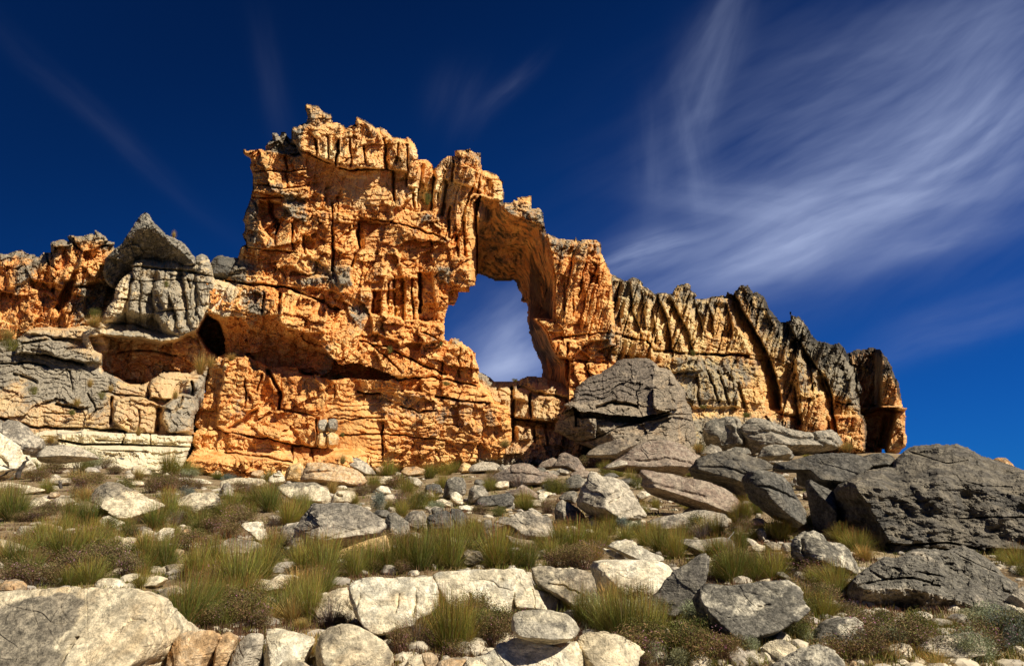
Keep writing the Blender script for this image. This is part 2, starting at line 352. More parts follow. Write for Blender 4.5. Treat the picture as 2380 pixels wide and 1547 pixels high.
def arch_depth(u, v, sd):
    z0 = 0 * u
    wob = (3 * fbm(u / 16, v / 16, z0, 3, 41), 3 * fbm(u / 16, v / 16, z0 + 3, 3, 42))
    Y = 72.0 + 2.6 * sstep(1080 - v, 0, 850)
    # large bodies: a swelling left buttress, set-back right leg
    Y += 1.2 * sstep(u, 620, 560) * (v < 640) - 1.2 * np.exp(-((u - 780) / 110) ** 2) * sstep(v, 420, 700)
    f = lambda pts, off, soft: f_poly(Y, u + wob[0], v + wob[1], pts, off, soft)
    g = lambda pts, w, dep: f_groove(Y, u, v, pts, w, dep, wob)
    # upper bastions stand proud of the pale wall below
    f(R(2, [(440, 420), (455, 340), (540, 180), (720, 240), (800, 330), (770, 640), (700, 600), (560, 530), (500, 500)]), -1.3, 5)
    f(R(2, [(780, 440), (840, 330), (890, 270), (1020, 330), (1090, 500), (1090, 650), (960, 630), (840, 640), (760, 620)]), -1.6, 5)
    f(R(2, [(1090, 440), (1160, 410), (1270, 410), (1330, 560), (1320, 760), (1240, 760), (1240, 660), (1110, 645)]), -1.2, 5)
    f(R(2, [(1330, 560), (1420, 560), (1430, 700), (1405, 920), (1330, 920), (1310, 760)]), 1.6, 8)
    f(R(2, [(1540, 540), (1570, 480), (1760, 500), (1745, 800), (1690, 760), (1550, 730)]), -1.2, 5)
    f(R(2, [(1745, 620), (1920, 700), (1900, 870), (1780, 840), (1720, 810)]), .6, 6)
    f(R(2, [(270, 520), (270, 460), (310, 380), (440, 400), (515, 540), (480, 560), (400, 530)]), 1.5, 5)
    f(R(2, [(1890, 860), (1960, 840), (2170, 890), (2180, 1040), (2080, 1010), (1960, 960), (1890, 940)]), -.5, 4)
    # recesses in the massif face
    f(R(2, [(900, 990), (930, 970), (1040, 1000), (1060, 1020), (960, 1110), (940, 1180), (905, 1180)]), 1.3, 4)
    f(R(2, [(240, 860), (380, 870), (450, 960), (380, 1010), (330, 1130), (270, 1060), (235, 960)]), 1.5, 7)
    f(R(2, [(540, 1080), (620, 1140), (590, 1200), (540, 1180)]), 1.0, 4)
    f(R(6, [(1000, 280), (1060, 280), (1060, 440), (1000, 440)]), 1.6, 6)
    f(R(6, [(1110, 200), (1210, 190), (1200, 470), (1110, 440)]), 1.3, 6)
    f(R(6, [(1310, 160), (1400, 150), (1440, 380), (1420, 480), (1320, 480)]), .9, 6)
    f(R(6, [(990, 430), (1110, 440), (1220, 480), (1320, 480), (1480, 520), (1500, 620), (1200, 640), (1000, 560)]), -1.3, 5)
    f(R(6, [(420, 170), (740, 190), (850, 200), (840, 300), (600, 260), (420, 250)]), -.7, 4)
    f(R(6, [(560, 40), (700, 120), (720, 190), (600, 170), (520, 60)]), .8, 4)
    f(R(6, [(730, 110), (850, 110), (860, 230), (780, 240)]), -1.2, 5)
    f(R(6, [(380, 290), (560, 300), (700, 400), (680, 560), (560, 560), (430, 530), (370, 480)]), -.9, 6)
    f(R(6, [(700, 380), (790, 400), (740, 480), (700, 440)]), 1.2, 5)
    f(R(6, [(1170, 860), (1330, 860), (1330, 960), (1200, 960)]), 1.0, 6)
    f(R(6, [(0, 720), (140, 720), (250, 760), (300, 800), (250, 900), (220, 1080), (130, 1130), (0, 1230), (-60, 1200)]), -1.2, 5)
    f(R(6, [(280, 830), (390, 840), (380, 960), (330, 960)]), -1.0, 5)
    f(R(6, [(390, 860), (500, 850), (640, 870), (700, 1000), (640, 1140), (380, 1070)]), -1.0, 6)
    f(R(6, [(180, 1200), (370, 1080), (620, 1140), (620, 1330), (470, 1320), (300, 1280)]), -1.1, 5)
    # overhang: lower ledge of the massif, underside and cave
    under = np.nonzero(poly_sd(u + wob[0], v + wob[1], CAVE) > 0)[0]
    band = sstep(v, 640, 790) * sstep(1290 - u, 0, 120)
    dl = line_dist(u, v, OVER_LIP)
    Y -= 2.0 * band * (u < 1100) * sstep(dl, 90, 10)
    d1 = line_dist(u[under], v[under], OVER_LIP); d2 = line_dist(u[under], v[under], OVER_BACK)
    r = np.where(v[under] < np.interp(u[under], [p[0] for p in OVER_BACK], [p[1] for p in OVER_BACK]), d1 / (d1 + d2 + .01), 1.)
    Y[under] = 71.8 + 2.6 * r + .25 * (Y[under] - 72)
    # lower wall steps forward towards the foot
    Y -= 1.0 * sstep(v, 840, 1000)
    Y[v > 0] -= (2.3 * sstep(v, 985, 1010) * sstep(u, 700, 640) + 3.0 * sstep(v, 1040, 1075) * sstep(u, 900, 780))[v > 0]
    # tall joints
    for pts, w, dep in (([(775, 450), (760, 600)], 5, 2.2), ([(845, 420), (860, 560), (850, 640)], 3, .9), ([(945, 480), (960, 600)], 3, 1.), ([(1085, 500), (1090, 640)], 4, 1.4),
        ([(1240, 480), (1245, 640), (1230, 760)], 3, 1.), ([(1145, 660), (1150, 850)], 4, 1.6), ([(1180, 470), (1160, 600)], 4, .9), ([(1555, 550), (1550, 720)], 4, 1.4), ([(1745, 640), (1715, 800)], 3, 1.2),
        ([(1500, 720), (1480, 950)], 5, 1.5), ([(1420, 700), (1410, 860), (1400, 920)], 4, 1.4), ([(615, 440), (625, 560)], 3, .9), ([(700, 420), (705, 570)], 3, .7), ([(730, 870), (730, 1080)], 3, 1.2), ([(735, 1100), (735, 1330)], 4, 1.6),
        ([(900, 1000), (910, 1180), (860, 1300)], 5, 1.6), ([(1400, 1130), (1410, 1200)], 4, 1.), ([(1530, 900), (1520, 1100)], 4, 1.4), ([(1620, 1000), (1630, 1230)], 4, 1.), ([(410, 560), (425, 640)], 4, 1.3), ([(455, 1010), (460, 1190)], 3, 1.2),
        ([(370, 1010), (340, 1150)], 4, 1.3), ([(535, 1090), (540, 1220)], 4, 1.2), ([(300, 860), (330, 980)], 6, 1.5), ([(1320, 770), (1310, 900)], 3, 1.2), ([(1270, 780), (1290, 900)], 3, .8), ([(1660, 900), (1700, 830)], 3, .5), ([(1570, 1080), (1590, 1230)], 4, 1.),
        ([(410, 440), (560, 530), (700, 600), (840, 650), (960, 640), (1140, 650)], 2.5, 1.1), ([(910, 960), (1000, 980), (1120, 1000), (1320, 1050), (1500, 1120)], 3, 1.0), ([(0, 1400), (200, 1420), (400, 1440), (620, 1530), (760, 1600)], 3, 1.1),
        ([(170, 650), (400, 660), (540, 640)], 2.5, .9), ([(180, 740), (400, 770), (540, 760)], 2.5, .9), ([(190, 830), (400, 840)], 2.5, .9), ([(410, 660), (430, 760)], 3, .9), ([(120, 1160), (300, 1190), (480, 1210)], 3, .8)):
        g(R(2, pts), w, dep)
    for pts, w, dep in (([(1110, 230), (1105, 440)], 4, 1.4), ([(1210, 200), (1215, 480)], 5, 1.7), ([(1325, 160), (1330, 420)], 5, 1.8), ([(1010, 280), (1000, 440)], 4, 1.), ([(1270, 200), (1280, 460)], 3, .9), ([(1150, 180), (1160, 450)], 3, .8),
        ([(140, 880), (140, 1060)], 2.5, .7), ([(290, 820), (350, 920), (385, 1000), (370, 1080)], 5, 1.9), ([(250, 850), (220, 950)], 4, 1.), ([(622, 1150), (625, 1330)], 3, 1.3), ([(0, 1235), (300, 1285), (470, 1325), (640, 1345)], 2.5, 1.), ([(0, 1380), (250, 1400), (450, 1440)], 3, 1.),
        ([(760, 870), (740, 1000)], 2, .4), ([(700, 1150), (900, 1150), (1080, 1130)], 2, .6), ([(900, 960), (1050, 980)], 3, 1.3), ([(780, 1260), (1080, 1250), (1500, 1290)], 2, .7), ([(1070, 1180), (1070, 1400)], 2.5, .8), ([(0, 210), (200, 240), (400, 250), (600, 320), (780, 400)], 3, 1.),
        ([(130, 270), (100, 380)], 4, 1.3), ([(265, 290), (260, 420)], 4, 1.3), ([(375, 300), (370, 420)], 4, 1.2), ([(920, 620), (1100, 660), (1300, 760), (1500, 850)], 3, 1.), ([(1350, 560), (1500, 640)], 3, .9), ([(1150, 880), (1400, 860), (1700, 920)], 3, 1.), ([(1430, 1000), (1600, 1020), (1800, 1040)], 3, 1.1),
        ([(1600, 640), (1590, 860)], 3, .6), ([(1480, 760), (1470, 860)], 3, .8), ([(1660, 680), (1680, 860)], 3, .5), ([(1200, 1060), (1300, 1100), (1440, 1090)], 3, .9), ([(1000, 640), (1130, 760), (1200, 830)], 3, .8), ([(460, 1330), (460, 1420)], 3, 1.2), ([(590, 1350), (600, 1440)], 3, .8)):
        g(R(6, pts), w, dep)
    # block relief; smooth walls keep little of it
    bl = np.ones_like(u) * 1.0 - .38 * sstep(v, 850, 900)
    for pts, k, soft in ((R(2, [(540, 540), (760, 620), (1140, 660), (1140, 860), (1000, 900), (820, 880), (740, 780), (600, 700)]), -.72, 30), (R(2, [(940, 1010), (1200, 1030), (1200, 1180), (930, 1200)]), -.6, 20), (R(2, [(1420, 700), (1740, 760), (1640, 1100), (1500, 1050)]), -.45, 20),
                         (R(6, [(620, 1000), (1060, 1050), (1060, 1400), (700, 1420)]), -.6, 25), (R(3, [(880, 700), (1250, 800), (1260, 1300), (860, 1250)]), -.5, 20), (R(2, [(440, 200), (1300, 400), (1240, 640), (500, 500)]), -.3, 10)):
        f_poly(bl, u, v, pts, k, soft)
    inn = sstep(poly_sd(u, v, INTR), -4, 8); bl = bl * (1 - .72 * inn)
    colm = .50 * sstep(poly_sd(u, v, R(3, [(830, 560), (1200, 600), (1300, 860), (1300, 1280), (880, 1200)])), -5, 20) + .5 * sstep(poly_sd(u, v, R(2, [(1240, 560), (1760, 520), (1640, 1240), (1450, 1100)])), -5, 20) + .2 * (v < 800)
    D = detail(u, v, 101, 27., bl, .06, colm)
    cavm = np.zeros_like(u); cavm[under] = 1
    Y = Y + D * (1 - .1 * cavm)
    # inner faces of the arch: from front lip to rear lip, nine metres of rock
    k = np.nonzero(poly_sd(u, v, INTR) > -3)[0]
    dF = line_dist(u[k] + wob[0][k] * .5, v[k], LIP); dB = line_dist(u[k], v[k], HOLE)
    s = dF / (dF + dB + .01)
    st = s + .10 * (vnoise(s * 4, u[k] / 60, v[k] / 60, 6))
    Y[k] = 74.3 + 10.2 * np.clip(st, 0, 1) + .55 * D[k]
    # jamb on the left, reddish inner face turning into the opening
    jb = R(3, [(305, 450), (330, 360), (380, 308), (350, 450), (352, 560), (358, 845), (350, 915), (305, 945), (300, 965), (275, 960), (300, 800), (290, 640), (310, 560)])
    k = np.nonzero(poly_sd(u, v, jb) > -1)[0]
    Y[k] += 3.2 * sstep(u[k], 1088, 1110)
    k = np.nonzero(poly_sd(u, v, R(3, [(160, 1060), (165, 960), (300, 930), (300, 970), (235, 975), (210, 1060)])) > -1)[0]
    Y[k] += 2.5
    # overhang foot of the right leg
    f(R(3, [(900, 1415), (1000, 1410), (1060, 1350), (1120, 1300), (1250, 1290), (1270, 1440), (1200, 1450), (980, 1440)]), .9, 5)
    f(R(3, [(870, 1300), (1100, 1290), (1060, 1350), (1000, 1410), (900, 1412)]), -1.0, 5)
    f(R(3, [(960, 1430), (1290, 1440), (1290, 1820), (960, 1820)]), .6, 4)
    f(R(3, [(1000, 620), (1190, 640), (1210, 800), (1100, 1000), (1060, 850), (1120, 760), (1000, 760)]), -.5, 5)
    f(R(3, [(1110, 820), (1190, 860), (1180, 910), (1120, 900)]), 1.2, 5)
    for pts, w, dep in (([(905, 1310), (900, 1400)], 3, .9), ([(970, 1310), (965, 1420)], 3, .9), ([(1065, 870), (1050, 1000)], 3, .8), ([(940, 900), (945, 1080)], 3, .6), ([(1005, 960), (1010, 1130)], 3, .5), ([(1110, 1460), (1120, 1560)], 3, .9), ([(970, 1440), (975, 1560)], 4, .8), ([(880, 1280), (1040, 1260), (1250, 1240)], 3, .7)):
        g(R(3, pts), w, dep)
    # wall dips inward left of the foot-gap
    A = base_att(u, sd)
    crest = sstep(-sd, -26, -2) * sstep(900 - v, 0, 200)
    A['pale'] += .46 * sstep(poly_sd(u, v, R(2, [(500, 180), (1000, 250), (1420, 620), (1760, 640), (1900, 700), (1880, 840), (1500, 900), (1300, 1000), (900, 880), (560, 700), (440, 520)])), -90, 60)
    A['grey'] += .42 * np.clip(-D * .9 - .35, 0, 1) + .30 * sstep(fbm(u / 46, v / 46, z0, 4, 333), 0, .45) * sstep(u, 900, 600) + .12 * sstep(fbm(u / 40, v / 40, z0, 3, 334), 0, .5)
    for pts, k_ in ((R(2, [(380, 800), (560, 800), (560, 1000), (500, 1030), (400, 900)]), .5), (R(2, [(120, 830), (230, 850), (230, 1150), (120, 1150)]), .6), (R(2, [(270, 370), (520, 380), (520, 560), (270, 520)]), .75), (R(2, [(440, 180), (740, 200), (720, 330), (560, 370), (440, 430)]), .42), (R(2, [(860, 270), (1300, 400), (1260, 460), (1060, 480), (850, 350)]), .35),
        (R(2, [(1430, 540), (1760, 500), (1750, 620), (1560, 600), (1440, 660)]), .45), (R(6, [(730, 100), (860, 110), (860, 240), (740, 240)]), .7), (R(6, [(540, 40), (740, 120), (740, 200), (600, 140)]), .6), (R(6, [(100, 270), (270, 270), (280, 430), (110, 430)]), .5), (R(6, [(430, 170), (740, 190), (760, 240), (430, 240)]), .45), (R(2, [(0, 1230), (200, 1290), (200, 1420), (60, 1420), (0, 1350)]), .5),
        (R(2, [(1880, 850), (2180, 880), (2180, 1040), (1890, 930)]), .6), (R(3, [(830, 560), (1200, 600), (1200, 700), (900, 740), (840, 640)]), .5), (R(6, [(950, 960), (1800, 1010), (1900, 1300), (1300, 1150), (1000, 1130)]), .38), (R(6, [(830, 380), (1000, 370), (960, 540), (840, 600)]), .5), (R(6, [(1440, 100), (1560, 120), (1540, 240), (1440, 230)]), .6),
        (R(3, [(200, 1265), (240, 1280), (240, 1320), (160, 1320)]), .6), (R(6, [(1180, 1240), (1450, 1230), (1450, 1420), (1200, 1400)]), .25), (R(3, [(700, 1180), (850, 1250), (900, 1410), (800, 1440), (700, 1300)]), .35), (R(2, [(1310, 930), (1470, 930), (1480, 1050), (1310, 1030)]), .5), (R(3, [(1180, 1240), (1310, 1240), (1310, 1440), (1240, 1440)]), .5)):
        A['grey'] += k_ * sstep(poly_sd(u, v, pts), -12, 10)
    A['dark'] += .8 * sstep(-sd, -9, -1) * (v < 700) * (vnoise(u / 20, v / 20, z0, 3) > -.2) + .3 * sstep(poly_sd(u, v, R(3, [(720, 700), (880, 1000), (870, 850), (860, 1200), (700, 1240)])), -5, 8)  # second term paints shade on the right inner face of the arch
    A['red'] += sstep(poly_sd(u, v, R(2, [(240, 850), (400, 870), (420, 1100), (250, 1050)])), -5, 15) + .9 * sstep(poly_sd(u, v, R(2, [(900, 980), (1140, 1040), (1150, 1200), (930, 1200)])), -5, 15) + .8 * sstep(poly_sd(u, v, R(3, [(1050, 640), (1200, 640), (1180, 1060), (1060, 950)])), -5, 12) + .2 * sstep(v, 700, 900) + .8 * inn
    A['grey'] += .38 * inn; A['dark'] += .52 * inn ; A['red'] += .7 * cavm  # painted shade: inner arch faces greyer and darker, cave under the overhang redder
    A['pale'] += -.2 * sstep(v, 600, 800) + .22 * sstep(fbm(u / 70, v / 50, z0, 4, 555), .1, .6)
    A['pale'] += .5 * sstep(v, 1010, 1090) * sstep(u, 800, 1000)
    return Y, A
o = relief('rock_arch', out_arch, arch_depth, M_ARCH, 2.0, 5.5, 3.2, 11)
props(o, 'towering orange sandstone cliff pierced by a tall natural arch', 'rock arch')
LANDMARKS.append((900, 1060, 'orange arch cliff'))
# --- ridge right of the arch
out_ridge = R(3, [(1240, 830), (1300, 860), (1370, 885), (1410, 862), (1460, 880), (1490, 920), (1560, 970), (1580, 975), (1640, 960), (1680, 975), (1720, 915), (1780, 905), (1805, 920), (1808, 950), (1850, 965), (1860, 990), (1840, 1000), (1910, 1010), (1950, 995), (2040, 990), (2060, 965)]) + \
 R(4, [(345, 480), (352, 450), (380, 455), (405, 465), (440, 410), (465, 405), (510, 410), (540, 455), (565, 445), (610, 480), (650, 560), (680, 600), (735, 665), (788, 645), (792, 612), (785, 590), (800, 588), (806, 612), (845, 618), (880, 650), (910, 690), (935, 740), (980, 785), (1020, 790), (1060, 810), (1105, 800), (1130, 788), (1160, 830), (1190, 880), (1230, 960), (1275, 1100), (1265, 1280), (1295, 1290), (1315, 1400), (1300, 1560), (1100, 1620), (0, 1700), (-500, 1700), (-560, 1200), (-560, 800)])
def ridge_depth(u, v, sd):
    z0 = 0 * u
    wob = (3 * fbm(u / 20, v / 20, z0, 3, 51), 3 * fbm(u / 20, v / 20, z0 + 3, 3, 52))
    Y = 74.0 + 3. * sstep(1060 - v, 0, 500) + 7 * sstep(u, 1450, 2050)
    f = lambda pts, off, soft: f_poly(Y, u + wob[0], v + wob[1], pts, off, soft)
    def fin(pts, width, dep):   # a fin: drops away sharply on its left, slopes back gently to the right
        k = win(u, v, pts, width * 2)
        px = np.array([p[0] for p in pts]); py = np.array([p[1] for p in pts])
        x0 = np.interp(v[k], py, px); t = (u[k] + wob[0][k]) - x0
        e = np.where(t < 0, np.clip(1 + t / (width * 1.5), 0, 1), np.clip(1 - t / (width * .25), 0, 1))
        Y[k] += dep * e * sstep(v[k], py[0] - 6, py[0] + 10) * sstep(py[-1] + 12 - v[k], 0, 14)
    for pts, w, dep in (([(1395, 900), (1420, 1130), (1470, 1260)], 10, 1.2), ([(1480, 950), (1490, 1060), (1500, 1200)], 9, 1.0), ([(1575, 985), (1640, 1150), (1665, 1240), (1675, 1360)], 18, 2.4), ([(1665, 1000), (1720, 1110), (1790, 1230), (1818, 1360)], 16, 2.0),
        ([(1830, 1000), (1860, 1120), (1900, 1240)], 12, 1.3), ([(1920, 1050), (1950, 1150), (1960, 1250)], 10, 1.2), ([(2040, 1040), (2075, 1150), (2080, 1260)], 24, 2.2), ([(1320, 880), (1310, 1020), (1330, 1200)], 8, .9), ([(1540, 980), (1560, 1150), (1570, 1300)], 8, .9)):
        fin(R(3, pts), w, dep)
    for pts, w, dep in (([(400, 470), (480, 620), (570, 760), (640, 900), (690, 1050), (720, 1240)], 24, 4.6), ([(760, 660), (850, 800), (930, 920), (1000, 1010), (1040, 1150)], 20, 2.2), ([(1030, 1030), (1065, 1150), (1085, 1290), (1100, 1400)], 18, 3.2), ([(820, 1080), (840, 1250), (850, 1350)], 16, 2.), ([(1190, 880), (1230, 1000), (1262, 1200)], 10, 2.), ([(900, 880), (930, 1000), (940, 1120)], 10, 1.5)):
        fin(R(4, pts), w, dep)
    # horizontal break below the flutes, sloping benches
    f_groove(Y, u, v, R(3, [(1260, 1240), (1500, 1300), (1560, 1360), (1780, 1380), (2000, 1390), (2200, 1400)]), 4, 1.3, wob)
    f(R(4, [(0, 900), (180, 890), (200, 980), (0, 1010), (-200, 980)]), -1.6, 8)
    f(R(4, [(10, 1020), (260, 980), (420, 1090), (450, 1240), (120, 1240), (0, 1120)]), -.8, 8)
    f(R(4, [(-400, 730), (-150, 720), (-140, 900), (-420, 860)]), -1.0, 10)
    f(R(4, [(820, 900), (1000, 1000), (1060, 1140), (1080, 1400), (880, 1420), (860, 1180)]), -1.2, 8)
    f(R(4, [(1040, 1290), (1300, 1290), (1320, 1580), (1080, 1500)]), -1.6, 6)
    k = v > R(4, [(0, 1240)])[0][1]
    Y[k] -= 5.0 * sstep(v[k], R(4, [(0, 1240)])[0][1], 1045) * sstep(1850 - u[k], 0, 100)
    for pts, w, dep in (([(150, 1040), (170, 1220)], 4, .8), ([(230, 990), (300, 1200)], 4, .8), ([(300, 1000), (370, 1220)], 4, .8), ([(430, 1080), (480, 1240)], 4, .8), ([(180, 880), (400, 880), (600, 920)], 2.5, .9), ([(700, 1280), (820, 1300)], 3, .8), ([(1100, 1200), (1230, 1220)], 3, 1.2)):
        f_groove(Y, u, v, R(4, pts), w, dep, wob)
    bl = .55 + .45 * sstep(u, 1700, 1900) + .3 * sstep(v, 960, 1040)
    colm = .9 * sstep(830 - v, -30, 30) + .55 * (u > 1820) + .25
    D = detail(u, v, 301, 24., bl, .12, colm)
    A = base_att(u, sd)
    up = sstep(-sd, -95, -10)
    A['grey'] += .34 + .35 * sstep(u, 1700, 2000) * sstep(v, 1020, 850) + .3 * up + .34 * sstep(poly_sd(u, v, R(4, [(0, 880), (200, 870), (560, 940), (500, 1250), (0, 1240)])), -25, 30)
    A['grey'] += .45 * sstep(v, 955, 985) * (u < 1850)
    A['grey'] -= .5 * sstep(poly_sd(u, v, R(4, [(480, 1050), (700, 1150), (1100, 1150), (1300, 1280), (1300, 1600), (700, 1330), (420, 1260)])), -15, 30) + .3 * sstep(poly_sd(u, v, R(3, [(1400, 1050), (1800, 1050), (1900, 1370), (1450, 1300)])), -15, 20)
    A['pale'] += .5 * sstep(poly_sd(u, v, R(3, [(1260, 850), (1900, 950), (1960, 1370), (1300, 1260)])), -15, 30)
    A['red'] += .7 * sstep(v, 900, 1000) * sstep(u, 1700, 1760)
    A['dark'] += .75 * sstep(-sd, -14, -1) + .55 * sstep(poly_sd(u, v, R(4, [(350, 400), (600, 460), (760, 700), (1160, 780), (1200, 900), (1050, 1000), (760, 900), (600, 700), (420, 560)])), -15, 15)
    return Y + D, A
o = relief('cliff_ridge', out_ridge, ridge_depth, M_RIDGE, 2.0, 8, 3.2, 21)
props(o, 'fluted grey and ochre cliff ridge stepping down to the right of the arch', 'cliff')
LANDMARKS.append((1780, 1050, 'fluted cliff ridge'))
# --- far right tower
out_tower = R(4, [(1160, 1300), (1150, 900), (1180, 872), (1240, 845), (1310, 838), (1325, 826), (1400, 845), (1450, 900), (1480, 960), (1510, 1040), (1540, 1110), (1560, 1240), (1594, 1245), (1572, 1275), (1580, 1380), (1585, 1440), (1575, 1500), (1550, 1535), (1510, 1560), (1430, 1560), (1422, 1515), (1408, 1560), (1200, 1600)])
def tower_depth(u, v, sd):
    z0 = 0 * u
    Y = 83.0 + 9.0 * (1 - sstep(u, 2030, 2052)) * (v < 946) + 2 * sstep(2100 - u, 0, 100) + 6.0 * (1 - sstep(u + .25 * (v - 1000), 2062, 2078)) * (v >= 946)
    f_groove(Y, u, v, R(4, [(1280, 1290), (1400, 1250), (1590, 1270)]), 5, 2.0)
    f_poly(Y, u, v, R(4, [(1290, 1275), (1400, 1225), (1600, 1235), (1590, 1262), (1400, 1262), (1300, 1300)]), -1.8, 3)
    f_groove(Y, u, v, R(4, [(1440, 1300), (1400, 1500)]), 6, 1.5)
    D = detail(u, v, 401, 24., .8, .1, .6 * (v < 940))
    A = base_att(u, sd)
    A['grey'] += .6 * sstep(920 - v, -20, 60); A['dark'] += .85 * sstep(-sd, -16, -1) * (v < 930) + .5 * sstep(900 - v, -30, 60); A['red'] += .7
    return Y + D, A
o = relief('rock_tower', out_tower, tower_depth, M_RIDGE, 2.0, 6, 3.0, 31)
props(o, 'blunt dark topped rock tower with a thin jutting ledge, at the ridge end', 'rock tower')
LANDMARKS.append((2040, 1050, 'blunt rock tower'))
# --- left crags
out_crag = R(1, [(-400, 1230), (-30, 1230), (0, 1215), (60, 1210), (100, 1190), (140, 1190), (170, 1205), (240, 1215), (258, 1235), (300, 1205), (340, 1200), (345, 1130), (430, 1115), (462, 1128), (460, 1095), (490, 1085), (520, 1092), (560, 1095), (600, 1085), (645, 1080), (642, 1055), (680, 1070), (720, 1090), (740, 1130), (785, 1140), (780, 1160), (800, 1180), (830, 1300)]) + R(5, [(800, 300), (760, 520), (560, 620), (0, 700), (-300, 700)])
def crag_depth(u, v, sd):
    z0 = 0 * u
    Y = 76 + 2. * sstep(760 - v, 0, 200)
    wob = (3 * fbm(u / 18, v / 18, z0, 3, 61), 3 * fbm(u / 18, v / 18, z0 + 3, 3, 62))
    f = lambda pts, off, soft: f_poly(Y, u + wob[0], v + wob[1], pts, off, soft)
    f(R(1, [(455, 1090), (640, 1050), (790, 1140), (700, 1160), (600, 1190), (570, 1200), (500, 1140)]), -1.8, 4)
    f(R(1, [(340, 1110), (460, 1120), (570, 1210), (560, 1260), (480, 1380), (420, 1460), (340, 1440), (330, 1250)]), -1.6, 6)
    f(R(1, [(570, 1190), (740, 1160), (740, 1280), (680, 1300), (640, 1440), (500, 1430), (520, 1300)]), -1.2, 6)
    f(R(5, [(440, 210), (520, 190), (480, 330), (400, 430), (370, 400), (410, 300)]), 2.4, 8)
    f(R(5, [(600, 230), (790, 200), (760, 360), (600, 470), (560, 420)]), 1.8, 8)
    f(R(5, [(480, 260), (640, 270), (600, 330), (480, 300)]), -1.4, 4)
    f(R(5, [(150, 60), (250, 60), (200, 200), (60, 260), (40, 160)]), -1., 8)
    f(R(5, [(200, 200), (380, 230), (370, 300), (220, 260)]), 1.2, 6)
    D = detail(u, v, 501, 25., 1.0, -.1, .45)
    A = base_att(u, sd)
    A['grey'] += .32 + .45 * sstep(-sd, -32, -4) + .5 * sstep(poly_sd(u, v, R(5, [(100, 100), (280, 60), (230, 220), (80, 330)])), -10, 20) + .4 * sstep(poly_sd(u, v, R(5, [(400, 200), (790, 190), (780, 480), (500, 520)])), -10, 20) * (D < 0)
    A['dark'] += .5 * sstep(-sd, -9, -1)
    A['pale'] += .1
    return Y + D, A
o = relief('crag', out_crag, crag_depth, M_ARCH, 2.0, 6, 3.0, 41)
props(o, 'jagged orange and grey crag at the left edge with a flat overhanging cap', 'crag')
LANDMARKS.append((60, 760, 'left crag'))
